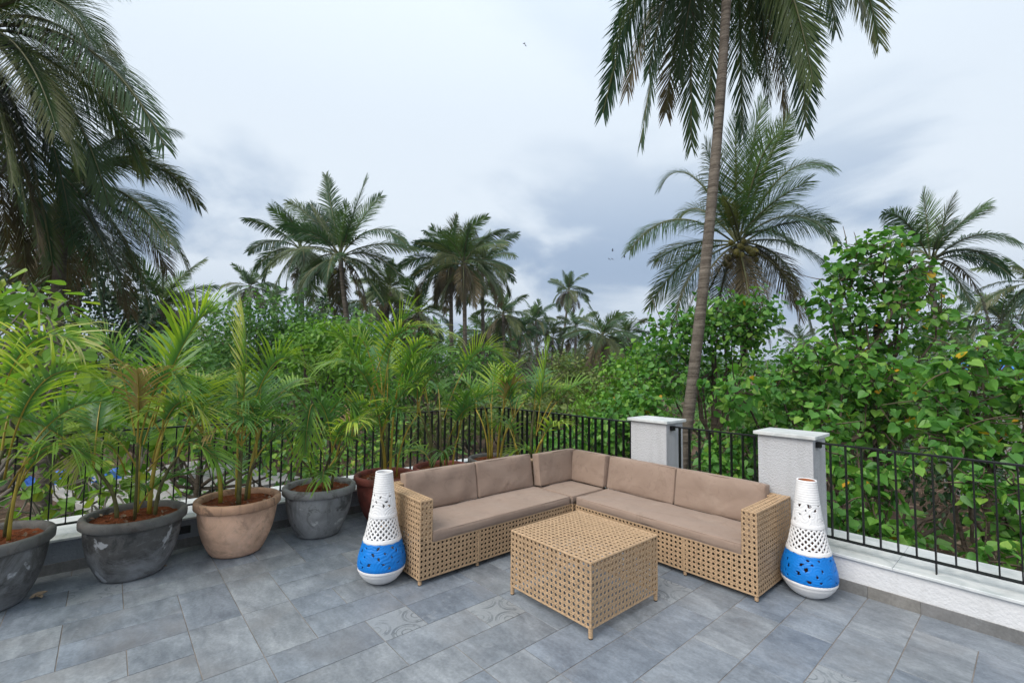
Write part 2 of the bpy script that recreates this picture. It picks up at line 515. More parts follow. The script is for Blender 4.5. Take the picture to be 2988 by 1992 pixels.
M_COCO_OLD = mat_leaf('coconut_old_leaf', [(0.0, (0.075, 0.062, 0.032)), (0.6, (0.11, 0.085, 0.042)), (1.0, (0.13, 0.10, 0.05))], 0.55, 0.2)
M_RACHIS = mat_plain('coconut_rachis', (0.11, 0.115, 0.048), 0.5, 0.3, 0.3, 3)
M_NUT = mat_plain('coconut_husk', (0.17, 0.15, 0.035), 0.5, 0.3, 0.5, 5)


def mat_trunk(name, a, b):
    t = NT(name)
    v = t.coord('Object', (1, 1, 1))
    n = t.noise(v, 6, 8, 0.7)
    vb = t.coord('Object', (0.8, 0.8, 17))
    rings = t.noise(vb, 1.0, 5, 0.65)
    f = t.math('ADD', t.math('MULTIPLY', n, 0.4), t.math('MULTIPLY', rings, 0.6))
    t.set(color=t.ramp(f, [(0.38, a), (0.6, b), (0.72, tuple(min(1, x * 1.35) for x in b))]), rough=0.9, spec=0.2)
    t.bump(t.math('ADD', rings, t.math('MULTIPLY', t.noise(v, 40, 4), 0.3)), 0.9, 0.04)
    return t.m


M_PTRUNK = mat_trunk('palm_trunk', (0.075, 0.06, 0.048), (0.20, 0.17, 0.14))
M_BARK = mat_trunk('bark', (0.05, 0.038, 0.028), (0.12, 0.095, 0.07))
M_TWIG = mat_plain('twig', (0.12, 0.09, 0.065), 0.9, 0.2, 0.4, 3)
M_GTWIG = mat_plain('grey_twig', (0.24, 0.21, 0.18), 0.85, 0.2, 0.3, 3)
GREENS = [(0.0, (0.050, 0.165, 0.030)), (0.35, (0.080, 0.230, 0.040)), (0.7, (0.125, 0.300, 0.048)), (0.93, (0.19, 0.36, 0.06)), (1.0, (0.24, 0.39, 0.07))]
M_HEART = mat_leaf('heart_leaf', GREENS, 0.40, 0.32)
M_YELLOW = mat_leaf('yellow_leaf', [(0.0, (0.58, 0.40, 0.03)), (1.0, (0.60, 0.30, 0.03))], 0.5, 0.3)
M_BIG = mat_leaf('broad_light_leaf', [(0.0, (0.13, 0.28, 0.04)), (0.5, (0.20, 0.36, 0.055)), (0.85, (0.29, 0.42, 0.07)), (1.0, (0.34, 0.38, 0.06))], 0.45, 0.4)
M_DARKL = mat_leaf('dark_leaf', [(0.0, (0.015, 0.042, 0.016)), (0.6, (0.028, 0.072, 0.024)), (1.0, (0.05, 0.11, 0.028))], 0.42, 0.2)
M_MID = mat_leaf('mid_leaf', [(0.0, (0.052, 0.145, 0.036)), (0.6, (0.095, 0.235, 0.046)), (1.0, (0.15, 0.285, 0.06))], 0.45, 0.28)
M_MANGO = mat_leaf('bright_leaf', [(0.0, (0.08, 0.21, 0.025)), (0.6, (0.14, 0.31, 0.032)), (1.0, (0.20, 0.37, 0.045))], 0.42, 0.3)
M_DRYB = mat_leaf('dry_bush_leaf', [(0.0, (0.10, 0.075, 0.05)), (0.6, (0.15, 0.115, 0.075)), (1.0, (0.11, 0.12, 0.05))], 0.7, 0.2)
M_OLIVE = mat_leaf('olive_leaf', [(0.0, (0.075, 0.13, 0.03)), (0.6, (0.14, 0.21, 0.045)), (1.0, (0.22, 0.24, 0.08))], 0.5, 0.3)
M_LITTER = mat_leaf('leaf_litter', [(0.0, (0.10, 0.055, 0.035)), (0.5, (0.18, 0.11, 0.075)), (1.0, (0.26, 0.19, 0.14))], 0.8, 0.1)
M_CONC = mat_plain('concrete', (0.36, 0.35, 0.34), 0.85, 0.2, 0.2, 1.2, 0.2)
M_TARP = mat_plain('blue_tarp', (0.035, 0.14, 0.48), 0.45, 0.4, 0.3, 2, 0.3, 6, 0.05)
M_BROOF = mat_plain('blue_roof_sheet', (0.05, 0.23, 0.62), 0.45, 0.4, 0.15, 1)
M_SHEDW = mat_plain('shed_timber', (0.10, 0.065, 0.05), 0.85, 0.2, 0.4, 2)
M_BIRD = mat_plain('bird_plumage', (0.03, 0.03, 0.035), 0.7, 0.2)
M_DRYLEAF = mat_plain('dry_leaf_brown', (0.34, 0.25, 0.17), 0.8, 0.2, 0.3)


def mat_ground():
    t = NT('forest_ground')
    v = t.coord('Object')
    n = t.noise(v, 0.35, 8, 0.65)
    k = t.noise(v, 6, 7, 0.75)
    f = t.math('ADD', t.math('MULTIPLY', n, 0.6), t.math('MULTIPLY', k, 0.4))
    t.set(color=t.ramp(f, [(0.36, (0.035, 0.055, 0.018)), (0.46, (0.085, 0.055, 0.035)), (0.56, (0.15, 0.10, 0.07)), (0.68, (0.24, 0.18, 0.14))]), rough=0.95, spec=0.15)
    t.bump(k, 0.8, 0.15)
    return t.m


M_GROUND = mat_ground()
M_HILL = mat_plain('hill_forest', (0.035, 0.065, 0.04), 0.9, 0.1, 0.4, 0.03, 0.6, 0.25, 3.0)

# ------------------------------------------------------------------ the setting
GZ = -3.0
g = MB()
nx = 40
for j in range(nx + 1):
    for i in range(nx + 1):
        a = (i / nx * 2 - 1); b = (j / nx * 2 - 1)
        x = 1500 * a * abs(a) ** 1.5; y = 1500 * b * abs(b) ** 1.5
        g.v.append((x, y, GZ + 0.12 * math.sin(x * 0.7) * math.sin(y * 0.9) - 0.0))
for j in range(nx):
    for i in range(nx):
        g.face([j * (nx + 1) + i, j * (nx + 1) + i + 1, (j + 1) * (nx + 1) + i + 1, (j + 1) * (nx + 1) + i])
tag(g.build('ground', M_GROUND, smooth=True), kind='structure')

# far ridge
h = MB()
ns = 90
for k in range(ns + 1):
    az = math.radians(-130 + 190 * k / ns)
    for (rr, zz) in ((820, GZ - 2), (900, 30 + 9 * math.sin(k * 0.33) + 5 * math.sin(k * 0.9 + 1) + 2 * math.sin(k * 2.3)), (1100, 34 + 9 * math.sin(k * 0.33)), (1300, GZ - 2)):
        h.v.append((rr * math.sin(az), rr * math.cos(az), zz))
for k in range(ns):
    for q in range(3):
        h.face([k * 4 + q, (k + 1) * 4 + q, (k + 1) * 4 + q + 1, k * 4 + q + 1])
tag(h.build('hills', M_HILL, smooth=True), kind='structure')

# terrace floor: slab with a grout bed, and every tile a piece of its own
MOD = 0.3
GX0, GY0 = -4.4987, -0.1393
XW, YW = -5.2387, 4.3610                 # inner faces of the two parapet walls
fl = MB().box((XW - 0.02, -5.0, -0.25), (3.5, YW + 0.02, -0.0035))
terrace = tag(fl.build('terrace_floor', M_GROUT), kind='structure')
KNOWN = [(-1, 0, 0, 1, 1), (0, 1, -1, 1), (0, 1, 1, 3), (1, 2, -2, 0), (1, 2, 0, 2), (2, 3, -2, 0), (2, 3, 0, 2), (1, 3, 2, 3), (3, 4, 1, 2), (3, 4, -1, 1),
         (3, 5, 2, 3), (1, 3, 3, 4), (3, 5, 3, 4), (3, 4, 4, 5), (2, 3, 4, 6), (1, 2, 4, 6), (4, 5, 4, 6), (3, 4, 5, 7), (5, 6, 5, 6, 1), (5, 6, 3, 5),
         (4, 5, 6, 8), (5, 6, 6, 8), (6, 7, 5, 7), (6, 7, 7, 8, 1), (6, 7, 3, 5), (7, 8, 4, 6), (7, 8, 6, 8), (8, 9, 7, 9), (8, 9, 6, 7), (6, 8, 8, 9),
         (9, 10, 9, 11), (9, 10, 7, 9), (9, 10, 11, 13), (8, 9, 11, 12, 1), (10, 11, 10, 12), (10, 11, 8, 10), (11, 12, 10, 12), (11, 12, 12, 13),
         (11, 12, 13, 15), (12, 13, 13, 15), (12, 13, 11, 13), (12, 13, 10, 11, 1), (13, 15, 14, 15), (13, 14, 12, 14), (14, 15, 12, 14), (10, 11, 12, 14),
         (0, 1, 3, 5), (-1, 0, 1, 3), (-1, 0, 3, 4), (0, 1, 5, 7), (-2, -1, -1, 1), (4, 5, 0, 2), (5, 6, 1, 3)]
I0, I1, J0, J1 = -2, 19, -5, 15
occ = {}
rects = []
for kq in KNOWN:
    rects.append(kq if len(kq) == 5 else (*kq, 0))
    for i in range(kq[0], kq[1]):
        for j in range(kq[2], kq[3]): occ[(i, j)] = 1
rnd = random.Random(11)
for i in range(I0, I1):
    for j in range(J0, J1):
        if (i, j) in occ: continue
        opts = [(1, 2), (1, 2), (2, 1)]
        rnd.shuffle(opts)
        for (a, b) in opts + [(1, 1)]:
            cells = [(i + p, j + q) for p in range(a) for q in range(b)]
            if all(c not in occ and c[0] < I1 and c[1] < J1 for c in cells):
                for c in cells: occ[c] = 1
                rects.append((i, i + a, j, j + b, 1 if (a * b == 1 and rnd.random() < 0.2) else 0))
                break
tile_me = {}


def tile_obj(cx_, cy_, w, d, pat, z=0.0):
    key = (round(w, 3), round(d, 3), pat)
    if key not in tile_me:
        gp = 0.0024
        tb = MB().chamfer_box((-w / 2 + gp, -d / 2 + gp, -0.012), (w / 2 - gp, d / 2 - gp, 0.0), 0.0014)
        o = tb.build('floor_tile', M_TILEP if pat else M_TILE, terrace)
        tile_me[key] = o.data
    else:
        o = link('floor_tile', tile_me[key], terrace)
    o.location = (cx_, cy_, z)
    o.rotation_euler = (rnd.uniform(-1, 1) * 0.0012, rnd.uniform(-1, 1) * 0.0012, 0)
    return o


for (i0, i1, j0, j1, pat) in rects:
    x0, x1, y0, y1 = GX0 + i0 * MOD, GX0 + i1 * MOD, GY0 + j0 * MOD, GY0 + j1 * MOD
    tile_obj((x0 + x1) / 2, (y0 + y1) / 2, x1 - x0, y1 - y0, pat, rnd.uniform(-0.0004, 0.0004))
# cut row along the left wall
y = GY0 + J0 * MOD
cutw = (GX0 + I0 * MOD) - XW
while y < YW - 0.05:
    d = min(rnd.choice([0.3, 0.6, 0.6]), YW - y)
    tile_obj(XW + cutw / 2, y + d / 2, cutw, d, 0)
    y += d

# ------------------------------------------------------------------ parapet walls, skirting, coping
ZC0, ZC1 = 0.252, 0.272


def parapet(name, label, axis):
    root = tag(empty(name, (XW, YW, 0)), label, 'wall')
    def B(lo, hi, nm, mt, cham=None):
        b = MB()
        lo = tuple(a - c for a, c in zip(lo, (XW, YW, 0))); hi = tuple(a - c for a, c in zip(hi, (XW, YW, 0)))
        cx_ = tuple((a + c) / 2 for a, c in zip(lo, hi))
        lo2 = tuple(a - c for a, c in zip(lo, cx_)); hi2 = tuple(a - c for a, c in zip(hi, cx_))
        (b.chamfer_box(lo2, hi2, cham) if cham else b.box(lo2, hi2))
        return b.build(nm, mt, root, loc=cx_)
    if axis == 'y':
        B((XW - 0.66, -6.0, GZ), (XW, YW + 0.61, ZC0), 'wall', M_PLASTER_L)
        y = -6.0
        while y < YW + 0.6:
            L = min(1.25, YW + 0.63 - y)
            B((XW - 0.69, y + 0.001, ZC0 + 0.001), (XW + 0.022, y + L - 0.001, ZC1), 'coping_slab', M_MARBLE, 0.003); y += 1.25
        y = -4.9
        while y < YW - 0.012:
            L = min(0.6, YW - 0.012 - y)
            B((XW, y + 0.001, 0.0), (XW + 0.010, y + L - 0.001, 0.082), 'skirting_tile', M_SKIRT, 0.001); y += 0.6
    else:
        B((XW + 0.001, YW, GZ), (3.6, YW + 0.61, ZC0), 'wall', M_PLASTER_F)
        x = XW + 0.023
        xs = [x, -4.2, -2.9, -1.9, -0.745, 0.55, 1.9, 3.6]
        for a, b in zip(xs, xs[1:]):
            B((a + 0.001, YW - 0.022, ZC0 + 0.001), (b - 0.001, YW + 0.63, ZC1), 'coping_slab', M_MARBLE, 0.003)
        xs = [XW + 0.011] + [GX0 + k * MOD for k in (-1, 1, 3, 5, 7, 9, 11, 12, 13, 15, 17, 19, 21, 23, 25)]
        for a, b in zip(xs, xs[1:]):
            B((a + 0.001, YW - 0.010, 0.0), (b - 0.001, YW, 0.084), 'skirting_tile', M_SKIRT, 0.001)
    return root


parapet('parapet_wall', 'low plastered parapet wall behind the row of potted palms', 'y')
parapet('parapet_wall', 'low white parapet wall with marble coping behind the wicker sofa', 'x')

# small electrical box on the wall behind the pots
ob = MB().box((0, -0.045, -0.03), (0.03, 0.045, 0.03)).build('electrical_box', M_METAL, loc=(XW, 0.60, 0.165))
tag(ob, 'small black electrical box on the low wall beside the big charcoal pot', 'electrical box')


def pillar(x0, x1, label):
    cx_ = (x0 + x1) / 2; w = (x1 - x0) / 2
    root = tag(empty('pillar', (cx_, YW + 0.16, ZC0)), label, 'pillar', 'white plastered pillars of the parapet')
    # shaft reaches from the floor, 4 mm proud of the wall, through the coping
    n = 10
    b = MB().box((-w, -0.164, -ZC0 + 0.086), (w, 0.166, 1.128 - ZC0))
    b.build('shaft', M_PLASTER, root)
    MB().chamfer_box((-w - 0.028, -0.195, 1.129 - ZC0), (w + 0.028, 0.195, 1.156 - ZC0), 0.003).build('cap', M_MARBLE, root)
    return root


pillar(-2.971, -2.546, 'white rough plaster pillar with stone cap behind the corner of the sofa')
pillar(-1.655, -1.233, 'white rough plaster pillar with stone cap beside the tall vase at the sofa arm')

# railings
YR, XR = YW + 0.092, XW - 0.118
ZT, ZB = 1.100, 0.358


def railing(label, axis, a0, a1, bars, posts, brackets=()):
    c = (a0 + a1) / 2
    loc = (c, YR, ZC1) if axis == 'x' else (XR, c, ZC1)
    root = tag(empty('railing', loc, 0 if axis == 'x' else math.pi / 2), label, 'railing', 'black steel railings on the parapet')
    L = (a1 - a0) / 2
    z = lambda q: q - ZC1
    MB().box((-L, -0.021, z(ZT - 0.012)), (L, 0.021, z(ZT))).build('top_rail', M_METAL, root)
    MB().box((-L, -0.021, z(ZB - 0.010)), (L, 0.021, z(ZB))).build('bottom_rail', M_METAL, root)
    bar = None
    for q in bars:
        if bar is None:
            bo = MB().box((-0.004, -0.0195, z(ZB)), (0.004, 0.0195, z(ZT - 0.0122))).build('baluster', M_METAL, root)
            bar = bo.data
        else:
            bo = link('baluster', bar, root)
        bo.location = (q - c, 0.0, 0)
    for q in posts:
        MB().box((-0.004, -0.0195, 0.0), (0.004, 0.0195, z(ZB - 0.0102))).build('foot', M_METAL, root, loc=(q - c, 0, 0))
    for q, sgn in brackets:
        MB().box((-0.016, -0.028, z(ZT - 0.045)), (0.016, 0.028, z(ZT + 0.002))).build('bracket', M_METAL, root, loc=(q - c + sgn * 0.016, 0, 0))
    return root


railing('black steel railing running right from the white pillar beside the vase', 'x', -1.2, 2.6,
        [-1.137 + 0.1028 * k for k in range(36)], [-0.5205, 0.6, 1.7], [(-1.2328, 1)])
railing('short black steel railing between the two white pillars', 'x', -2.515, -1.657,
        [-2.451 + 0.1043 * k for k in range(8)], [-2.05], [(-2.5455, 1)])
railing('black steel railing between the terrace corner and the first white pillar', 'x', XR + 0.02, -2.973,
        [-3.037 - 0.1003 * k for k in range(24)], [-4.04, -5.05], [])
railing('long black steel railing behind the row of potted palms', 'y', -4.5, YR + 0.016,
        [0.001 + 0.1027 * k for k in range(-36, 42)], [-2.0, -0.62, 0.616, 1.85, 3.1, 4.2], [])


# ------------------------------------------------------------------ wicker furniture
PITCH_W = 0.0395


def strand(mb, a, b, wv, nv, w, t):
    """a flat cane strand from a to b"""
    a = np.asarray(a); b = np.asarray(b)
    k = len(mb.v)
    for p in (a, b):
        for s1, s2 in ((-1, 0), (0, 1), (1, 0), (0, -1)):
            mb.v.append(tuple(p + wv * (w * s1) + nv * (t * s2)))
    for i in range(4):
        j = (i + 1) % 4
        mb.face([k + i, k + j, k + 4 + j, k + 4 + i])


def wicker(name, o, U, V, lu, lv, parent):
    """six-way open cane weave: doubled strands both ways, single diagonals, eight-sided holes"""
    o = np.asarray(o, float); U = np.asarray(U, float); V = np.asarray(V, float)
    Nn = np.cross(U, V)
    nu = max(1, round(lu / PITCH_W)); nv = max(1, round(lv / PITCH_W))
    pu, pv = lu / nu, lv / nv
    mb = MB()
    w = 0.0042; t = 0.0015
    for k in range(nu + 1):
        for s in (-1, 1):
            u = min(max(k * pu + s * 0.155 * pu, 0.002), lu - 0.002)
            j = RNG.normal(0, 0.0007)
            strand(mb, o + U * (u + j), o + U * (u - j) + V * lv, U, Nn, w, t)
    for k in range(nv + 1):
        for s in (-1, 1):
            v = min(max(k * pv + s * 0.155 * pv, 0.002), lv - 0.002)
            j = RNG.normal(0, 0.0007)
            strand(mb, o + V * (v + j) + Nn * 0.0009, o + V * (v - j) + U * lu + Nn * 0.0009, V, Nn, w, t)
    for sgn in (1, -1):
        d = U * pu + sgn * V * pv
        d /= np.linalg.norm(d); wv = np.cross(Nn, d)
        for k in range(-nv - 1, nu + nv + 1):
            # grid coordinates: a - b = k + .5 (sgn +) or a + b = k + .5 (sgn -)
            c = k + 0.5
            if sgn > 0:
                a0 = max(0.0, c); a1 = min(nu, nv + c)
                if a1 - a0 < 0.2: continue
                p, q = (a0, a0 - c), (a1, a1 - c)
            else:
                a0 = max(0.0, c - nv); a1 = min(nu, c)
                if a1 - a0 < 0.2: continue
                p, q = (a0, c - a0), (a1, c - a1)
            P = o + U * p[0] * pu + V * p[1] * pv + Nn * 0.0018
            Q = o + U * q[0] * pu + V * q[1] * pv + Nn * 0.0018
            strand(mb, P, Q, wv, Nn, w * 0.88, t)
    ob_ = mb.build(name, M_WICKER, parent)
    ob_['kind'] = 'stuff'
    return ob_


def wrap(parent, pts, r=0.0085, name='wrapped_edge'):
    """edge bar wound with cane"""
    pts = np.asarray(pts, float)
    out, rad = [], []
    for a, b in zip(pts, pts[1:]):
        n = max(2, int(np.linalg.norm(b - a) / 0.007))
        for i in range(n):
            out.append(a + (b - a) * i / n); rad.append(r * (1.0 if i % 2 else 0.86))
    out.append(pts[-1]); rad.append(r)
    return MB().tube(out, rad, 6).build(name, M_WICKER, parent, smooth=False)


X_, Y_, Z_ = np.eye(3)


def leg_foot(parent, x, y, z0, z1, r=0.015):
    n = 9
    lg = MB().tube([(x, y, z0 + 0.006 + (z1 - z0 - 0.006) * i / n) for i in range(n + 1)], [r * (1 if i % 2 else 0.88) for i in range(n + 1)], 10).build('leg', M_WICKER, parent)
    MB().tube([(x, y, z0), (x, y, z0 + 0.0055)], r * 0.85, 10).build('foot_cap', M_RUBBER, lg)


def cushion(name, parent, size, loc, rot=(0, 0, 0), bulge=0.012, seed=0, r=0.014, wr=0.006):
    sx, sy, sz = [s / 2 for s in size]
    rg = np.random.default_rng(seed)
    ph = rg.uniform(0, 6.28, 12); fr = rg.uniform(3, 14, 12); dr = rg.uniform(0, 6.28, 12)
    pulls = []
    for _ in range(7):
        an = rg.uniform(0.4, 1.4) * rg.choice([-1, 1]); pulls.append((rg.uniform(-0.85, 0.85) * sx, rg.uniform(-0.7, 0.7) * sy, math.cos(an), math.sin(an), rg.uniform(-0.006, 0.005)))
    N = [max(4, int(s / 0.014)) for s in size]
    N[2] = max(4, int(size[2] / 0.015))
    idx = {}; V = []; Fc = []

    def coordv(k, n, s):
        t = k / n * 2 - 1
        # denser samples by the edges
        return s * math.sin(t * math.pi / 2) if True else s * t

    def vid(i, j, k):
        key = (i, j, k)
        if key in idx: return idx[key]
        p = np.array([coordv(i, N[0], sx), coordv(j, N[1], sy), coordv(k, N[2], sz)])
        inner = np.clip(p, [-sx + r, -sy + r, -sz + r], [sx - r, sy - r, sz - r])
        d = p - inner
        L = np.linalg.norm(d)
        q = inner + (d / L * r if L > 1e-9 else 0)
        u, v, w = p[0] / sx, p[1] / sy, p[2] / sz
        bz = bulge * (1 - u ** 4) * (1 - v ** 4)
        q[2] += bz * w
        q[1] += 0.35 * bulge * (1 - u ** 4) * (1 - w ** 2) * (v)
        q[0] += 0.35 * bulge * (1 - v ** 4) * (1 - w ** 2) * (u)
        wv = 0
        for a in range(12):
            wv += math.sin(fr[a] * (q[0] * math.cos(dr[a]) + q[1] * math.sin(dr[a])) * 2.2 + ph[a])
        q[2] += wr * wv / 5 * w
        for (px_, py_, dx_, dy_, am) in pulls:
            s_ = (q[0] - px_) * dx_ + (q[1] - py_) * dy_; o_ = -(q[0] - px_) * dy_ + (q[1] - py_) * dx_
            q[2] += am * math.exp(-(o_ / 0.012) ** 2) * math.exp(-(s_ / 0.16) ** 2) * w * (1 - u ** 6) * (1 - v ** 6)
        idx[key] = len(V); V.append(tuple(q)); return idx[key]
    for (ax, b, c) in ((0, 1, 2), (1, 2, 0), (2, 0, 1)):
        for side in (0, N[ax]):
            for i in range(N[b]):
                for j in range(N[c]):
                    quad = []
                    for (di, dj) in ((0, 0), (1, 0), (1, 1), (0, 1)):
                        key = [0, 0, 0]; key[ax] = side; key[b] = i + di; key[c] = j + dj
                        quad.append(vid(*key))
                    Fc.append(quad if side else quad[::-1])
    mb = MB(); mb.v = V; mb.f = Fc; mb.m = [0] * len(Fc)
    o = mb.build(name, M_FABRIC, parent, smooth=True, loc=loc)
    o.rotation_euler = rot
    # sewn seam round both big faces
    for s in (-1, 1):
        e = 0.0045
        zz = s * (sz - 0.003)
        c_ = [(-sx, -sy), (sx, -sy), (sx, sy), (-sx, sy), (-sx, -sy)]
        pts = []
        for (a, b) in zip(c_, c_[1:]):
            for i in range(10):
                t = i / 10
                p = [a[0] + (b[0] - a[0]) * t, a[1] + (b[1] - a[1]) * t]
                u, v = p[0] / sx, p[1] / sy
                p[0] = max(-sx + e, min(sx - e, p[0])); p[1] = max(-sy + e, min(sy - e, p[1]))
                pts.append((p[0], p[1], zz))
        pts.append(pts[0])
        MB().tube(pts, 0.0028, 5, caps=False).build('seam', M_FABRIC, o, smooth=True)
    return o


ZS0, ZS1, ZA = 0.045, 0.308, 0.640
TH = 0.108


def box_wicker(root, lo, hi, sides, nm):
    """panels of a woven box; sides: string of x X y Y Z (lower case = low side)"""
    lo = np.array(lo, float); hi = np.array(hi, float); d = hi - lo
    if 'x' in sides: wicker(nm, (lo[0], hi[1], lo[2]), -Y_, Z_, d[1], d[2], root)
    if 'X' in sides: wicker(nm, (hi[0], lo[1], lo[2]), Y_, Z_, d[1], d[2], root)
    if 'y' in sides: wicker(nm, (lo[0], lo[1], lo[2]), X_, Z_, d[0], d[2], root)
    if 'Y' in sides: wicker(nm, (hi[0], hi[1], lo[2]), -X_, Z_, d[0], d[2], root)
    if 'Z' in sides: wicker(nm, (lo[0], lo[1], hi[2]), X_, Y_, d[0], d[1], root)


def sofa_straight(label, P, flip):
    """a two-seat section built along local x: arm at the far +x end, front at -y. P: origin (arm front corner), rz"""
    (ox, oy, rz, L, D) = P
    root = tag(empty('sofa_section', (ox, oy, 0), rz), label, 'sofa', 'woven sectional sofa')
    s = -1 if flip else 1         # arm at +x when not flipped, at -x when flipped; origin is the arm's outer front corner
    def X(a): return -a * s       # a: distance from the arm's outer side
    def bx(a0, a1, y0, y1, z0, z1, sides, nm):
        xa, xb = sorted((X(a0), X(a1)))
        box_wicker(root, (xa, y0, z0), (xb, y1, z1), sides, nm)
    out, inn = ('X', 'x') if not flip else ('x', 'X')
    bx(TH, L, 0, D, ZS0, ZS1, 'yY' + inn, 'seat_base_weave')
    bx(0, TH, 0, D, ZS0, ZA, 'y' + out, 'arm_weave')
    bx(0, TH, 0, D, ZA - 0.001, ZA, 'Z', 'arm_top_weave')
    bx(0, TH, 0, D, ZS1, ZA, inn, 'arm_inner_weave')
    bx(TH, L, D - TH, D, ZS1, ZA, 'yY', 'back_weave')
    bx(TH, L, D - TH, D, ZA - 0.001, ZA, 'Z', 'back_top_weave')
    # added dark board, blocks light from above so the base stays dark
    xa, xb = sorted((X(TH), X(L - 0.01)))
    MB().box((xa, 0.012, ZS1 - 0.02), (xb, D - TH, ZS1 - 0.004)).build('light_block_board', M_WICKER_IN, root)
    xa, xb = sorted((X(0.012), X(L - 0.012)))
    MB().box((xa, 0.03, ZS0 + 0.005), (xb, D - 0.02, ZS0 + 0.012)).build('bottom_sheet', M_WICKER_IN, root)  # thin dark sheet across the bottom of the base
    e = 0.004
    for (pts) in (
        [(X(e), e, ZS0 - 0.0), (X(e), e, ZA - e)], [(X(TH - e), e, ZS1), (X(TH - e), e, ZA - e)], [(X(e), e, ZA - e), (X(TH - e), e, ZA - e)],
        [(X(e), e, ZA - e), (X(e), D - e, ZA - e)], [(X(TH - e), e, ZA - e), (X(TH - e), D - TH, ZA - e)], [(X(e), D - e, ZS0), (X(e), D - e, ZA - e)],
        [(X(TH), e, ZS1 - e), (X(L - e), e, ZS1 - e)], [(X(e), e, ZS0), (X(L - e), e, ZS0)], [(X(e), e, ZS0), (X(e), D - e, ZS0)],
        [(X(L - e), e, ZS0), (X(L - e), e, ZS1 - e)], [(X(TH), D - e, ZA - e), (X(L - e), D - e, ZA - e)], [(X(TH), D - TH + e, ZA - e), (X(L - e), D - TH + e, ZA - e)],
        [(X(0.57), e - 0.002, ZS0), (X(0.57), e - 0.002, ZS1 - e)],
    ):
        wrap(root, pts)
    for a in (0.016, 0.57, L - 0.018):
        for yy in (0.016, D - 0.018):
            leg_foot(root, X(a), yy, 0.0, ZS0 + 0.002)
    return root


DR = 0.700
# right-hand section: front faces -Y, arm at its +X end
sR = sofa_straight('two-seat woven wicker sofa section with armrest beside the taller-standing vase by the pillar', (-1.400, 3.632, 0.0, 1.735, DR), False)
c = cushion('seat_cushion', sR, (1.622, 0.535, 0.078), (-0.108 - 0.812, 0.262, ZS1 + 0.040), bulge=0.012, seed=3)
c['label'] = 'long taupe seat cushion with pale dust marks'
for k, (xa, xb) in enumerate(((-3.152, -2.362), (-2.352, -1.545))):
    cushion('back_cushion', sR, (xb - xa, 0.345, 0.100), ((xa + xb) / 2 + 1.400, 0.5975, 0.553), rot=(math.radians(90 - 9.5), 0, 0), bulge=0.020, seed=20 + k, wr=0.008)
# left-hand section: front faces +X, arm at its -Y end
sL = sofa_straight('two-seat woven wicker sofa section with armrest next to the red pots', (-3.188, 1.872, math.radians(90), 1.735, DR), True)
cushion('seat_cushion', sL, (1.615, 0.535, 0.078), (0.110 + 0.810, 0.262, ZS1 + 0.040), bulge=0.012, seed=5)
for k, (ya, yb) in enumerate(((2.045, 2.822), (2.832, 3.590))):
    cushion('back_cushion', sL, (yb - ya, 0.345, 0.100), ((ya + yb) / 2 - 1.872, 0.5975, 0.553), rot=(math.radians(90 - 9.5), 0, 0), bulge=0.020, seed=30 + k, wr=0.008)
# corner section
cr = tag(empty('sofa_section', (-3.15, 3.615, 0)), 'square corner section joining the two wicker sofa halves', 'sofa', 'woven sectional sofa')
W = 0.738
box_wicker(cr, (-W, 0, ZS0), (-0.012, 0.717, ZS1), 'yX', 'seat_base_weave')
box_wicker(cr, (-W, 0, ZS0), (-W + TH, 0.717, ZA), 'x', 'back_weave')
box_wicker(cr, (-W, 0, ZS1), (-W + TH, 0.717, ZA), 'XZ', 'back_weave')
box_wicker(cr, (-W, 0.717 - TH, ZS0), (-0.012, 0.717, ZA), 'Y', 'back_weave')
box_wicker(cr, (-W + TH, 0.717 - TH, ZS1), (-0.012, 0.717, ZA), 'yZ', 'back_weave')
MB().box((-W + 0.01, 0.012, ZS1 - 0.02), (-0.02, 0.7, ZS1 - 0.004)).build('light_block_board', M_WICKER_IN, cr)  # dark board added here too, to keep light out of the corner base
for (x, yy) in ((-0.03, 0.018), (-W + 0.018, 0.018), (-W + 0.018, 0.7), (-0.03, 0.7)): leg_foot(cr, x, yy, 0.0, ZS0 + 0.002)
for pts in ([(-W, 0.713, ZA), (-0.012, 0.713, ZA)], [(-W + 0.004, 0, ZA), (-W + 0.004, 0.717, ZA)], [(-0.02, 0.004, ZS0), (-0.02, 0.004, ZS1)]): wrap(cr, pts)
cushion('seat_cushion', cr, (0.525, 0.525, 0.076), (-0.285, 0.266, ZS1 + 0.039), bulge=0.008, seed=41)
o = cushion('back_cushion', cr, (0.60, 0.345, 0.10), (-0.535, 0.290, 0.566), rot=(math.radians(90 - 7), 0, math.radians(90)), bulge=0.010, seed=42)
o['label'] = 'corner back cushion turned towards the table'
cushion('back_cushion', cr, (0.475, 0.345, 0.10), (-0.245, 0.560, 0.566), rot=(math.radians(90 - 7), 0, 0), bulge=0.010, seed=43)

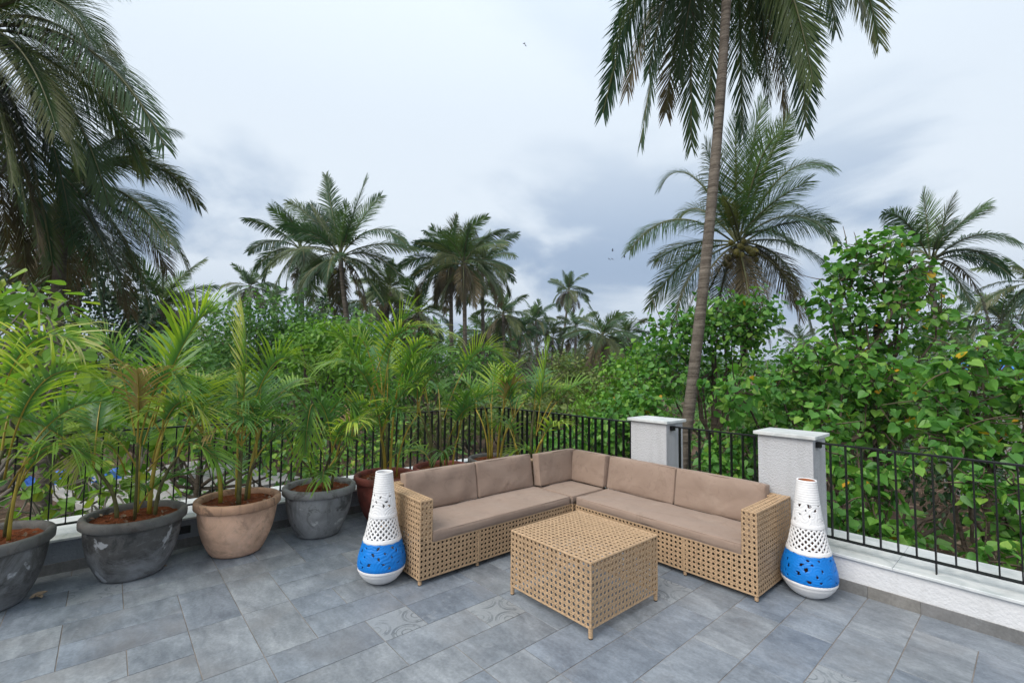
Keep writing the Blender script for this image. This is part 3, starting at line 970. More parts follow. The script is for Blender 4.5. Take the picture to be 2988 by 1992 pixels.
# coffee table
TX0, TX1, TY0, TY1, TZ0, TZ1 = -2.650, -1.893, 2.338, 3.097, 0.066, 0.466
tb = tag(empty('coffee_table', ((TX0 + TX1) / 2, (TY0 + TY1) / 2, 0)), 'square woven wicker coffee table standing on the tiles in front of the sofa', 'table')
hx, hy = (TX1 - TX0) / 2, (TY1 - TY0) / 2
box_wicker(tb, (-hx, -hy, TZ0), (hx, hy, TZ1), 'xXyY', 'side_weave')
box_wicker(tb, (-hx, -hy, TZ0), (hx, hy, TZ1), 'Z', 'top_weave')
e = 0.003
cs = [(-hx + e, -hy + e), (hx - e, -hy + e), (hx - e, hy - e), (-hx + e, hy - e)]
for a, b in zip(cs, cs[1:] + cs[:1]):
    wrap(tb, [(*a, TZ1 - e), (*b, TZ1 - e)], 0.0095)
    wrap(tb, [(*a, TZ0), (*b, TZ0)], 0.0085)
    wrap(tb, [(*a, TZ0), (*a, TZ1 - e)], 0.0095)
    leg_foot(tb, a[0] * 0.985, a[1] * 0.985, 0.0, TZ0 + 0.004, 0.0155)
# thin frame braces seen through the holes
for (a, b) in ((cs[0], cs[2]), (cs[1], cs[3])):
    MB().tube([(*a, TZ1 - 0.02), (*b, TZ1 - 0.02)], 0.008, 6).build('frame_brace', M_WICKER_IN, tb)
MB().tube([(-hx + 0.02, 0, TZ1 - 0.022), (hx - 0.02, 0, TZ1 - 0.022)], 0.008, 6).build('frame_brace', M_WICKER_IN, tb)


# ------------------------------------------------------------------ pierced clay vases
def vase(label, loc, sc, rz, inner):
    root = tag(empty('floor_vase', loc, rz), label, 'vase', 'tall pierced vases')
    zs = np.array([0.0, .012, .03, .05, .08, .11, .15, .20, .25, .30, .40, .50, .60, .69, .80, .846])
    rs = np.array([.080, .102, .128, .146, .168, .179, .185, .181, .168, .153, .128, .108, .093, .082, .070, .066])
    prof = lambda z: float(np.interp(z, zs, rs))
    SEG = 176
    rg = np.random.default_rng(5)
    holes = []
    for (zrows, ncol) in (((0.155, 0.190, 0.228, 0.262, 0.295), 10), ((0.556, 0.592, 0.632, 0.668), 8)):
        for q, zr in enumerate(zrows):
            for k in range(ncol):
                if rg.uniform() < 0.12: continue
                holes.append(((k + 0.5 * (q % 2) + rg.uniform(-0.2, 0.2)) / ncol * 2 * math.pi, zr + rg.uniform(-0.007, 0.007), rg.uniform(0.011, 0.021), rg.uniform(0.45, 0.75), rg.uniform(0, 3.14)))
    swirl = [(rg.uniform(0, 2 * math.pi), rg.uniform(0.12, 0.68), rg.uniform(90, 150)) for _ in range(26)]

    def inside_hole(t, z):
        r = prof(z)
        if 0.352 < z < 0.498:
            a = t / (2 * math.pi) * 19; b = (z - 0.352) / 0.146 * 3.5
            for off in (0, 0.5):
                fa = (a + off) % 1 - 0.5; fb = (b + off) % 1 - 0.5
                if abs(fa) * 1.05 + abs(fb) * 0.85 < 0.27: return True
            return False
        if 0.135 < z < 0.312 or 0.54 < z < 0.685:
            for (ht, hz, s, asp, ro) in holes:
                d = (t - ht + math.pi) % (2 * math.pi) - math.pi
                if abs(d) * r > 0.03 or abs(z - hz) > 0.03: continue
                x = d * r; y = z - hz
                u = x * math.cos(ro) + y * math.sin(ro); v = -x * math.sin(ro) + y * math.cos(ro)
                v2 = v - 12 * u * u * (1 if hz * 97 % 1 > 0.5 else -1)
                if abs(u) < s and abs(v2) < s * asp * (1 - abs(u) / s): return True
        return False

    def relief(t, z):
        r = 0.0
        if z > 0.69: r += 0.0022 * abs(math.sin((z - 0.69) / 0.156 * math.pi * 9.0)) - 0.001
        for (za, zb) in ((0.100, 0.122), (0.324, 0.348), (0.504, 0.530)):
            if za < z < zb: r += 0.002 + 0.0016 * abs(math.sin((z - za) / (zb - za) * math.pi * 3))
        if 0.352 < z < 0.498:
            a = t / (2 * math.pi) * 19; b = (z - 0.352) / 0.146 * 3.5
            r += 0.0016 * (math.cos(2 * math.pi * (a + b)) + math.cos(2 * math.pi * (a - b))) * -0.4
        if 0.108 < z < 0.318 or 0.53 < z < 0.69:
            best = 9; fqq = 100; ang = 0
            for (st, sz, fq) in swirl:
                d = (t - st + math.pi) % (2 * math.pi) - math.pi
                dd = math.hypot(d * prof(z), (z - sz))
                best = min(best, dd)
                if dd == best: fqq = fq; ang = math.atan2(z - sz, d * 0.15)
            r += 0.0011 * math.sin(best * fqq * 2.6 + ang * 3)
        return r
    bands = [('base', 0.0, 0.126, 24, M_VWHITE), ('blue_band', 0.126, 0.320, 44, M_VBLUE), ('lattice_band', 0.320, 0.505, 52, M_VWHITE),
             ('carved_band', 0.505, 0.69, 44, M_VWHITE), ('neck', 0.69, 0.846, 44, M_VWHITE)]
    for (nm, za, zb, n, mt) in bands:
        mb = MB()
        for i in range(n + 1):
            z = za + (zb - za) * i / n
            for k in range(SEG):
                t = 2 * math.pi * k / SEG
                zz = z
                if nm == 'blue_band' and i == n: zz += 0.004 * math.sin(t * 9) * math.sin(t * 5 + 1)
                if nm == 'lattice_band' and i == 0: zz += 0.004 * math.sin(t * 9) * math.sin(t * 5 + 1)
                r = (prof(zz) + relief(t, z) + (0.0012 if nm == 'blue_band' else 0)) * sc
                mb.v.append((r * math.cos(t), r * math.sin(t), zz * sc))
        for i in range(n):
            z = za + (zb - za) * (i + 0.5) / n
            for k in range(SEG):
                if nm not in ('base', 'neck') and inside_hole(2 * math.pi * (k + 0.5) / SEG, z): continue
                k2 = (k + 1) % SEG
                mb.face([i * SEG + k, i * SEG + k2, (i + 1) * SEG + k2, (i + 1) * SEG + k])
        if nm == 'base': mb.face([k for k in range(SEG)][::-1])
        o = mb.build(nm, [mt, inner], root, smooth=True)
        sd = o.modifiers.new('wall', 'SOLIDIFY'); sd.thickness = 0.010; sd.offset = -1; sd.material_offset = 1; sd.material_offset_rim = 0
    return root


vase('tall pierced white vase with blue band standing at the red pots and left sofa arm', (-3.475, 1.702, 0), 1.0, 0.6, M_VWHITE)
vase('tall pierced white vase with blue band and brown inside beside the white pillar', (-1.203, 4.082, 0), 1.01, 2.4, M_TERRA)


# ------------------------------------------------------------------ palm fronds
def bez(a, b, c, t):
    t = np.asarray(t)[:, None]
    return (1 - t) ** 2 * a + 2 * t * (1 - t) * b + t * t * c


def frond_mesh(a, b, c, n, leaf_len, start=0.12, beta=0.0, grav=0.35, ang=(68, 24), r0=0.02, mats=None, rg=None, gap=0.0, twist=0.0, wide=0.75, rnd_=None, tipfrac=0.35, segs=3):
    """one feather leaf: a tapered midrib along a->b->c with n leaflets on each side rooted in it"""
    rg = rg or RNG
    a, b, c = (np.asarray(q, float) for q in (a, b, c))
    npet = 5
    ts = np.concatenate([np.linspace(0, start, npet, endpoint=False), np.linspace(start, 1.0, n + 1)])
    P = bez(a, b, c, ts)
    T = np.gradient(P, axis=0); T /= np.linalg.norm(T, axis=1)[:, None]
    hz = (c - a) * np.array([1, 1, 0]) + 0.35 * (b - a) * np.array([1, 1, 0])
    if np.linalg.norm(hz) < 1e-3: hz = np.array([1.0, 0.2, 0])
    hz /= np.linalg.norm(hz)
    S = np.cross(hz, [0, 0, 1.0])
    S = np.tile(S, (len(ts), 1))
    tw = twist * ts[:, None]
    Nv = np.cross(S, T); Nv /= np.linalg.norm(Nv, axis=1)[:, None]
    S2 = S * np.cos(tw) + Nv * np.sin(tw); Nv = np.cross(S2, T); S = S2
    rad = (r0 * (1 - 0.88 * ts))[:, None]
    # ring: left, top, right, bottom
    ring = np.stack([P - S * rad, P + Nv * rad, P + S * rad, P - Nv * rad], 1)
    V = [ring.reshape(-1, 3)]
    loops, starts, totals, midx = [], [], [], []
    m_ = len(ts)
    for i in range(m_ - 1):
        for k in range(4):
            k2 = (k + 1) % 4
            starts.append(len(loops)); totals.append(4); midx.append(1)
            loops += [i * 4 + k, i * 4 + k2, (i + 1) * 4 + k2, (i + 1) * 4 + k]
    nv = m_ * 4
    rv = [np.zeros(nv)]
    idx = np.arange(npet, npet + n)
    tl = (ts[idx] - start) / (1 - start)
    prof = np.minimum(1.0, 0.45 + 2.2 * tl) * (1 - (1 - tipfrac) * np.clip((tl - 0.45) / 0.55, 0, 1) ** 1.4)
    down = np.array([0, 0, -1.0])
    base_r = rg.uniform(0, 1) if rnd_ is None else rnd_
    for side in (-1, 1):
        al = np.radians(ang[0] + (ang[1] - ang[0]) * tl + rg.normal(0, 4, n))
        be = np.radians(beta) + rg.normal(0, 0.10, n)
        L = leaf_len * prof * rg.uniform(0.85, 1.08, n)
        d0 = T[idx] * np.cos(al)[:, None] + (S[idx] * side * np.cos(be)[:, None] + Nv[idx] * np.sin(be)[:, None]) * np.sin(al)[:, None]
        gv = np.clip(grav * rg.normal(1, 0.25, n), 0.02, 2)[:, None] * (0.22 + 0.78 * np.linalg.norm(T[idx][:, :2], axis=1) ** 1.5)[:, None]
        d0 = d0 + down * gv * 0.35; d0 /= np.linalg.norm(d0, axis=1)[:, None]
        d1 = d0 + down * gv; d1 /= np.linalg.norm(d1, axis=1)[:, None]
        d2 = d1 + down * gv * 1.2; d2 /= np.linalg.norm(d2, axis=1)[:, None]
        k = 0 if side < 0 else 2
        A = ring[idx, k]; B = ring[idx + 1, k]
        mid = (A + B) / 2
        half = (B - A) / 2 * wide
        # blade is a little turned out of the midrib's plane
        wv = T[idx] - d0 * np.sum(T[idx] * d0, 1)[:, None]
        wv /= np.linalg.norm(wv, axis=1)[:, None] + 1e-9
        hw = np.linalg.norm(half, axis=1)[:, None]
        p1 = mid + d0 * (L * 0.34)[:, None]; p2 = p1 + d1 * (L * 0.34)[:, None]; p3 = p2 + d2 * (L * 0.32)[:, None]
        vv = np.stack([p1 - wv * hw, p1 + wv * hw, p2 - wv * hw * 0.8, p2 + wv * hw * 0.8, p3], 1).reshape(-1, 3)
        keep = rg.uniform(0, 1, n) >= gap
        b0 = nv
        for q in np.nonzero(keep)[0]:
            i = idx[q]; o_ = b0 + q * 5
            la, lb = i * 4 + k, (i + 1) * 4 + k
            for f in ((la, lb, o_ + 1, o_), (o_, o_ + 1, o_ + 3, o_ + 2), (o_ + 2, o_ + 3, o_ + 4)):
                starts.append(len(loops)); totals.append(len(f)); midx.append(0); loops += f
        V.append(vv); nv += len(vv)
        rv.append(np.repeat(np.clip(base_r + rg.normal(0, 0.03, n), 0, 0.999), 5))
    me = fast_mesh('frond', np.concatenate(V), loops, starts, totals, mats, False, midx, np.concatenate(rv))
    return me


def drop_loose(me):
    return me


def local(root, p):
    return np.asarray(p, float) - np.array(root.location)


def trunk_pts(base, top, lean, n=26):
    base, top = np.asarray(base, float), np.asarray(top, float)
    mid = (base + top) / 2 + np.asarray(lean, float)
    return bez(base, mid, top, np.linspace(0, 1, n))


def coconut_palm(label, base, crown, lean=(0, 0, 0), r=0.13, fronds=(), auto=0, flen=4.6, leaf=0.85, n=48, seed=0, nuts=0, old=0.25, maxel=82, minel=-48, group='coconut palms', name='coconut_palm', az0=None, hang=0, nsegs=26):
    rg = np.random.default_rng(1000 + seed)
    base = np.asarray(base, float); crown = np.asarray(crown, float)
    root = tag(empty(name, tuple(base)), label, 'palm tree', group)
    L = lambda p: local(root, p)
    pts = trunk_pts(base, crown, lean, nsegs)
    tt = np.linspace(0, 1, nsegs)
    rad = r * (1.0 + 0.9 * np.exp(-tt * 14)) * (1 - 0.28 * tt)
    rad *= 1 + 0.03 * np.sin(np.arange(nsegs) * 2.1)
    MB().tube(pts - base, rad, 12 if n > 30 else 8).build('trunk', M_PTRUNK, root, smooth=True)
    fl_ = []
    for (tip, ctrl, kind) in fronds:
        fl_.append((np.asarray(ctrl, float), np.asarray(tip, float), kind))
    for k in range(auto):
        u = (k + 0.5) / auto
        az = (k * 2.39996 if az0 is None else az0 + k * 2.39996) + rg.uniform(-0.25, 0.25)
        el = math.radians(maxel + (minel - maxel) * u ** 1.15 + rg.uniform(-7, 7))
        bend = math.radians(rg.uniform(45, 75)) * (0.55 + 0.6 * min(1, u * 1.6))
        el2 = max(el - bend, math.radians(-86))
        Lf = flen * rg.uniform(0.86, 1.06) * (0.72 if u < 0.12 else 1)
        d = lambda e: np.array([math.cos(e) * math.cos(az), math.cos(e) * math.sin(az), math.sin(e)])
        c1 = crown + d(el) * Lf * 0.5
        t1 = c1 + d(el2) * Lf * 0.5
        kind = 2 if u > 1 - old and rg.uniform() < 0.6 else (1 if u < 0.15 else 0)
        fl_.append((c1, t1, kind))
    for k in range(hang):
        az = rg.uniform(0, 6.28)
        c1 = crown + np.array([math.cos(az) * 0.7, math.sin(az) * 0.7, -0.2]); t1 = crown + np.array([math.cos(az) * 0.9, math.sin(az) * 0.9, -flen * rg.uniform(0.5, 0.75)])
        fl_.append((c1, t1, 2))
    for (ctrl, tip, kind) in fl_:
        mt = [[M_COCO, M_RACHIS], [M_COCO_Y, M_RACHIS], [M_COCO_OLD, M_RACHIS]][kind]
        st = crown + rg.normal(0, 0.06, 3) + (ctrl - crown) / (np.linalg.norm(ctrl - crown) + 1e-6) * 0.12
        ln = np.linalg.norm(tip - crown)
        me = frond_mesh(L(st), L(ctrl), L(tip), int(n * 1.85), 1.15 * leaf * min(1.0, 0.6 + ln / 9), 0.14, rg.uniform(-12, 12), 0.34 if kind != 1 else 0.14, (60, 22), 0.045, mt, rg,
                        0.02 if kind == 0 else 0.08, rg.uniform(0.7, 1.5) * (1 if rg.uniform() < 0.5 else -1), 0.66 if n > 55 else 0.95)
        link('frond', me, root)
    for k in range(nuts):
        az = rg.uniform(0, 6.28); rr = rg.uniform(0.28, 0.72)
        p = L(crown) + np.array([math.cos(az) * rr, math.sin(az) * rr, -rg.uniform(0.05, 0.85)])
        s = rg.uniform(0.10, 0.14)
        prof = [(0.001, -1.15), (0.5, -0.95), (0.88, -0.5), (1.0, 0.05), (0.85, 0.6), (0.45, 0.98), (0.001, 1.1)]
        MB().lathe([(q * s, w * s) for q, w in prof], 10).build('coconut', M_NUT, root, smooth=True, loc=tuple(p))
    return root


# ------------------------------------------------------------------ leaf clouds, trees and bushes
def shape_heart():
    h_ = [(0.0, 0.0), (0.17, -0.13), (0.36, -0.09), (0.49, 0.12), (0.46, 0.36), (0.30, 0.62), (0.12, 0.84), (0.0, 1.0)]
    V = [(x, y, 0.16 * abs(x) - 0.10 * y * y) for x, y in h_] + [(-x, y, 0.16 * abs(x) - 0.10 * y * y) for x, y in h_[1:-1]]
    n = len(h_)
    return np.array(V), [tuple(range(n)), (0, n - 1, *range(2 * n - 3, n - 1, -1))]


def shape_oval(w=0.26, bow=0.12):
    h_ = [(0, 0), (w * 0.8, 0.25), (w, 0.55), (w * 0.55, 0.85), (0, 1.0)]
    V = [(x, y, 0.2 * abs(x) - bow * y * y) for x, y in h_] + [(-x, y, 0.2 * abs(x) - bow * y * y) for x, y in h_[1:-1]]
    n = len(h_)
    return np.array(V), [tuple(range(n)), (0, n - 1, *range(2 * n - 3, n - 1, -1))]


def shape_obovate():
    h_ = [(0, 0), (0.10, 0.12), (0.24, 0.40), (0.36, 0.68), (0.30, 0.90), (0.12, 0.99), (0, 1.0)]
    V = [(x, y, 0.25 * abs(x) - 0.16 * y * y + 0.03 * math.sin(y * 9)) for x, y in h_] + [(-x, y, 0.25 * abs(x) - 0.16 * y * y + 0.03 * math.sin(y * 8)) for x, y in h_[1:-1]]
    n = len(h_)
    return np.array(V), [tuple(range(n)), (0, n - 1, *range(2 * n - 3, n - 1, -1))]


def shape_narrow():
    V = [(0, 0, 0), (0.11, 0.4, 0.02), (0, 1, -0.15), (-0.11, 0.4, 0.02)]
    return np.array(V, float), [(0, 1, 2), (0, 2, 3)]


def shape_clump():
    """a small spray of three leaves, for far crowns"""
    V, Fc = [], []
    for k, (a, s) in enumerate(((0.0, 1.0), (1.1, 0.85), (-1.0, 0.8))):
        ca, sa = math.cos(a), math.sin(a)
        b = len(V)
        for (x, y, z) in ((0, 0, 0), (0.2, 0.45, 0.05), (0, 1, -0.12), (-0.2, 0.45, 0.05)):
            x, y = x * s, y * s
            V.append((x * ca - y * sa, x * sa + y * ca, z + 0.04 * k))
        Fc += [(b, b + 1, b + 2), (b, b + 2, b + 3)]
    return np.array(V, float), Fc


SH = dict(heart=shape_heart(), oval=shape_oval(), obovate=shape_obovate(), narrow=shape_narrow(), clump=shape_clump())


def frames_for(blobs, size, dens, rg, hang=0.5, shell=0.55, flat=1.0, jit=0.55):
    """leaf positions and axes over a set of blobs (x, y, z, r)"""
    P, Nn, Tt, Sz = [], [], [], []
    for (x, y, z, r) in blobs:
        n = int(dens * 4 * math.pi * r * r / (size * size))
        d = rg.normal(size=(n, 3)); d /= np.linalg.norm(d, axis=1)[:, None]
        lump = 1 + 0.28 * np.sin(d[:, 0] * 5.1 + x * 3) * np.sin(d[:, 1] * 4.3 + y * 2) + 0.18 * np.sin(d[:, 2] * 7 + d[:, 0] * 6 + z)
        rad = r * lump * (1 - shell * rg.uniform(0, 1, n) ** 1.6)
        P.append(np.array([x, y, z]) + d * rad[:, None] * np.array([1, 1, 0.9 * flat]))
        nn = d * 0.55 + np.array([0, 0, 0.55]) + rg.normal(size=(n, 3)) * jit
        nn /= np.linalg.norm(nn, axis=1)[:, None]
        tdir = d * 0.5 + np.array([0, 0, -hang]) + rg.normal(size=(n, 3)) * 0.45
        tt = tdir - nn * np.sum(tdir * nn, 1)[:, None]; tt /= np.linalg.norm(tt, axis=1)[:, None] + 1e-9
        Nn.append(nn); Tt.append(tt); Sz.append(size * (0.36 + 0.86 * rg.uniform(0, 1, n) ** 0.9))
    return np.concatenate(P), np.concatenate(Nn), np.concatenate(Tt), np.concatenate(Sz)


def leaves_mesh(name, fr, shape, mats, rg, yellow=0.0):
    P, Nn, Tt, Sz = fr
    SV, SF = SH[shape]
    n = len(P); k = len(SV)
    B = np.cross(Tt, Nn)
    V = P[:, None, :] + Sz[:, None, None] * (SV[None, :, 0, None] * B[:, None, :] + SV[None, :, 1, None] * Tt[:, None, :] + SV[None, :, 2, None] * Nn[:, None, :])
    lp, tot = [], []
    for f in SF: lp += list(f); tot.append(len(f))
    loops = (np.array(lp)[None, :] + (np.arange(n) * k)[:, None]).ravel()
    totals = np.tile(tot, n); starts = np.concatenate([[0], np.cumsum(totals)[:-1]])
    midx = None
    if yellow > 0:
        midx = np.repeat((rg.uniform(0, 1, n) < yellow).astype(int), len(SF))
    return fast_mesh(name, V.reshape(-1, 3), loops, starts, totals, mats, False, midx, np.repeat(rg.uniform(0, 1, n), k))


LEAF_ME = {}


def leaf_data(shape, mat):
    key = (shape, mat.name)
    if key not in LEAF_ME:
        SV, SF = SH[shape]
        me = bpy.data.meshes.new('leaf'); me.from_pydata([tuple(v) for v in SV], [], [list(f) for f in SF]); me.materials.append(mat)
        LEAF_ME[key] = me
    return LEAF_ME[key]


def in_view(P):
    d = P - CAM
    z = d @ C_F
    x = PW / 2 + F_PX * (d @ C_R) / z; y = PH / 2 - F_PX * (d @ C_U) / z
    return (z > 0.5) & (x > 0) & (x < PW) & (y > 0) & (y < PH), z


def plant(name, label, cat, base, blobs, shape, size, dens, mats, seed=0, trunk_r=0.08, own=0, yellow=0.0, group=None, bark=None, hang=0.5, shell=0.55, limbs=True, twigs=0, trunk_top=None, jit=0.55, crown_name='crown'):
    """a tree or bush: trunk, a limb into every leafy mass, the crown of single leaves; the `own` leaves that show largest are parts of their own"""
    rg = np.random.default_rng(seed + 50)
    bark = bark or M_BARK
    base = np.asarray(base, float)
    root = tag(empty(name, tuple(base)), label, cat, group)
    bl = [(*(np.array(b[:3]) - base), b[3]) for b in blobs]
    ctr = np.mean([b[:3] for b in bl], 0)
    top = np.array(trunk_top, float) - base if trunk_top is not None else np.array([ctr[0] * 0.6, ctr[1] * 0.6, max(0.3, ctr[2] * 0.62)])
    if limbs:
        tp = bez(np.zeros(3), np.array([0, 0, top[2] * 0.55]) + rg.normal(0, 0.05, 3), top, np.linspace(0, 1, 9))
        MB().tube(tp, trunk_r * np.linspace(1.15, 0.7, 9), 8).build('trunk', bark, root, smooth=True)
        for b in bl:
            s_ = rg.uniform(0.45, 1.0)
            st = tp[int(s_ * 8)]
            e_ = np.array(b[:3])
            md = (st + e_) / 2 + np.array([0, 0, -0.12 * np.linalg.norm(e_ - st)]) + rg.normal(0, 0.06 * np.linalg.norm(e_ - st), 3)
            q = bez(st, md, e_, np.linspace(0, 1, 8)); q[1:-1] += rg.normal(0, 0.02 * np.linalg.norm(e_ - st), (6, 3))
            MB().tube(q, trunk_r * np.linspace(0.5, 0.12, 8), 6).build('branch', bark, root, smooth=True)
    fr = frames_for(bl, size, dens, rg, hang, shell, 1.0, jit)
    P, Nn, Tt, Sz = fr
    if own:
        vis, z = in_view(P + base)
        # those towards the viewer and near come out largest
        score = np.where(vis, Sz * np.abs(np.einsum('ij,ij->i', Nn, (CAM - base - P) / (np.linalg.norm(CAM - base - P, axis=1)[:, None]))) / np.maximum(z, 0.5), 0)
        near = np.zeros(len(P)); 
        for b in bl:
            dd = P - np.array(b[:3]); near = np.maximum(near, np.where(np.linalg.norm(dd, axis=1) < b[3] * 1.5, np.einsum('ij,j->i', dd, (CAM - base - np.array(b[:3])) / np.linalg.norm(CAM - base - np.array(b[:3]))) / b[3], 0))
        score = score * np.clip(near, 0.01, 1)
        pick = np.argsort(-score)[:own]
        rest = np.setdiff1d(np.arange(len(P)), pick)
        for i in pick:
            mt = mats[0] if (len(mats) < 2 or rg.uniform() > yellow * 2.0) else mats[1]
            B = np.cross(Tt[i], Nn[i])
            mtx = Matrix.Identity(4)
            for r_ in range(3):
                mtx[r_][0], mtx[r_][1], mtx[r_][2], mtx[r_][3] = B[r_] * Sz[i], Tt[i][r_] * Sz[i], Nn[i][r_] * Sz[i], P[i][r_]
            o = link('leaf', leaf_data(shape, mt), root)
            o.matrix_local = mtx
        fr = tuple(q[rest] for q in fr)
    o = link(crown_name, leaves_mesh(crown_name, fr, shape, mats, rg, yellow), root)
    o['kind'] = 'stuff'
    if twigs:
        mb = MB()
        for k in range(twigs):
            b = bl[rg.integers(len(bl))]
            d = rg.normal(size=3); d /= np.linalg.norm(d)
            p0 = np.array(b[:3]) + d * b[3] * rg.uniform(0, 0.5); p2 = p0 + (d + rg.normal(0, 0.5, 3)) * b[3] * rg.uniform(0.4, 0.9)
            p1 = (p0 + p2) / 2 + rg.normal(0, 0.12 * b[3], 3)
            mb.tube(bez(p0, p1, p2, np.linspace(0, 1, 5)), 0.010 * np.linspace(1, 0.35, 5) * max(1, size / 0.13), 4)
        o = mb.build('twigs', bark if bark is not M_BARK else M_TWIG, root); o['kind'] = 'stuff'
    return root


def B_(dx, dy, depth, r):
    return (*at(dx, dy, depth), r)


def gbase(dx, depth):
    p = at(dx, 850, depth); return (p[0], p[1], GZ)


# ------------------------------------------------------------------ potted areca palms
def potted_palm(label, loc, kind, seed, hero=(), stems=7, height=1.0, flen=1.05, spread=1.0, nf=(1, 3), tilt=None):
    rg = np.random.default_rng(seed)
    root = tag(empty('potted_palm', (loc[0], loc[1], 0), rg.uniform(0, 6.28)), label, 'potted plant', 'potted areca palms along the wall')
    root.rotation_euler = (0, 0, 0)
    wob = lambda t, z: 0.006 * math.sin(2 * t + seed) + 0.005 * math.sin(3 * t + z * 9 + seed * 2)
    body = [(0.175, 0.0), (0.195, 0.006), (0.214, 0.03), (0.240, 0.08), (0.266, 0.14), (0.288, 0.21), (0.303, 0.28), (0.312, 0.35), (0.317, 0.412)]
    pot = MB().lathe(body, 56, wob=wob, close_bottom=True).build('pot', M_POT[kind], root, smooth=True)
    rim = [(0.317, 0.405), (0.334, 0.410), (0.345, 0.420), (0.347, 0.455), (0.345, 0.476), (0.336, 0.485), (0.312, 0.486), (0.298, 0.478), (0.292, 0.45), (0.290, 0.40)]
    MB().lathe(rim, 56, wob=wob).build('rim', M_RIMW[kind], pot, smooth=True)
    so = MB()
    seg = 40
    rr = [0.0, 0.06, 0.12, 0.18, 0.24, 0.293]
    for r_ in rr:
        for k in range(seg):
            t = 2 * math.pi * k / seg
            so.v.append((r_ * math.cos(t), r_ * math.sin(t), 0.437 + 0.012 * math.sin(5 * r_ * 20 + t * 3) * (r_ < 0.28) + rg.normal(0, 0.004)))
    for i in range(len(rr) - 1):
        for k in range(seg):
            k2 = (k + 1) % seg
            so.face([i * seg + k, i * seg + k2, (i + 1) * seg + k2, (i + 1) * seg + k])
    soil = so.build('soil', M_SOIL, root, smooth=True)
    nl = 34
    ar = 0.27 * np.sqrt(rg.uniform(0, 1, nl)); aa = rg.uniform(0, 6.28, nl)
    Pl = np.column_stack([ar * np.cos(aa), ar * np.sin(aa), 0.452 + rg.uniform(0, 0.006, nl)])
    Nl = rg.normal(size=(nl, 3)) * 0.35 + np.array([0, 0, 1.0]); Nl /= np.linalg.norm(Nl, axis=1)[:, None]
    Tl = rg.normal(size=(nl, 3)); Tl -= Nl * np.sum(Tl * Nl, 1)[:, None]; Tl /= np.linalg.norm(Tl, axis=1)[:, None]
    lt = link('litter', leaves_mesh('litter', (Pl, Nl, Tl, rg.uniform(0.012, 0.05, nl)), 'oval', [M_LITTER], rg), soil)
    lt['kind'] = 'stuff'
    Z0 = 0.43
    fr = []
    for s in range(stems):
        az = s * 2.4 + rg.uniform(-0.4, 0.4)
        r_ = rg.uniform(0.03, 0.16)
        b = np.array([math.cos(az) * r_, math.sin(az) * r_, Z0])
        hgt = height * rg.uniform(0.35, 0.85)
        lean = rg.uniform(0.05, 0.22) * spread
        top = b + np.array([math.cos(az) * lean, math.sin(az) * lean, hgt])
        q = bez(b, b + np.array([0, 0, hgt * 0.6]), top, np.linspace(0, 1, 8))
        thick = rg.uniform(0.010, 0.019)
        MB().tube(q, thick * np.linspace(1.15, 0.7, 8), 7).build('cane', M_ACANE if rg.uniform() < 0.55 else M_ASTEM, root, smooth=True)
        for k in range(int(rg.integers(nf[0], nf[1] + 1))):
            a2 = az + rg.uniform(-1.9, 1.9) if k else az
            el = math.radians(rg.uniform(52, 87))
            Lf = flen * rg.uniform(0.6, 1.15)
            bend = math.radians(rg.uniform(40, 90))
            d = lambda e: np.array([math.cos(e) * math.cos(a2) * 0.85, math.cos(e) * math.sin(a2) * 0.85, math.sin(e)])
            c1 = top + d(el) * Lf * 0.55
            t1 = c1 + d(el - bend) * Lf * 0.5
            # the wall of the terrace side stays free: bend the fronds off the railing only a little
            fr.append((top, c1, t1, 0.9 * rg.uniform(0, 1) ** 1.05, 2 if rg.uniform() < 0.02 else 0))
        if rg.uniform() < 0.4:          # low basal leaf
            a2 = rg.uniform(0, 6.28); d2 = np.array([math.cos(a2), math.sin(a2), 0])
            fr.append((b, b + d2 * 0.10 + np.array([0, 0, 0.35]), b + d2 * rg.uniform(0.35, 0.5) + np.array([0, 0, rg.uniform(0.05, 0.3)]), rg.uniform(0.2, 0.7), 0))
    # a spear leaf
    for (tip, ctrl, rv_, kd, st) in hero:
        fr.append((np.asarray(st) - np.array([loc[0], loc[1], 0]), np.asarray(ctrl) - np.array([loc[0], loc[1], 0]), np.asarray(tip) - np.array([loc[0], loc[1], 0]), rv_, kd))
    for (a, c1, t1, rv_, kd) in fr:
        ln = np.linalg.norm(c1 - a) + np.linalg.norm(t1 - c1)
        n = int(np.clip(ln * 17, 10, 30))
        me = frond_mesh(a, c1, t1, n, min(0.46, 0.20 + 0.22 * ln), 0.30 if ln > 0.7 else 0.2, rg.uniform(14, 34), rg.uniform(0.22, 0.5), (58, 18), 0.008, [M_ARECA_DRY if kd == 2 else M_ARECA, M_ASTEM], rg, 0.02,
                        rg.uniform(-0.5, 0.5), rg.uniform(0.44, 0.56), rnd_=rv_ * 0.999, tipfrac=0.5)
        link('frond', me, root)
    return root


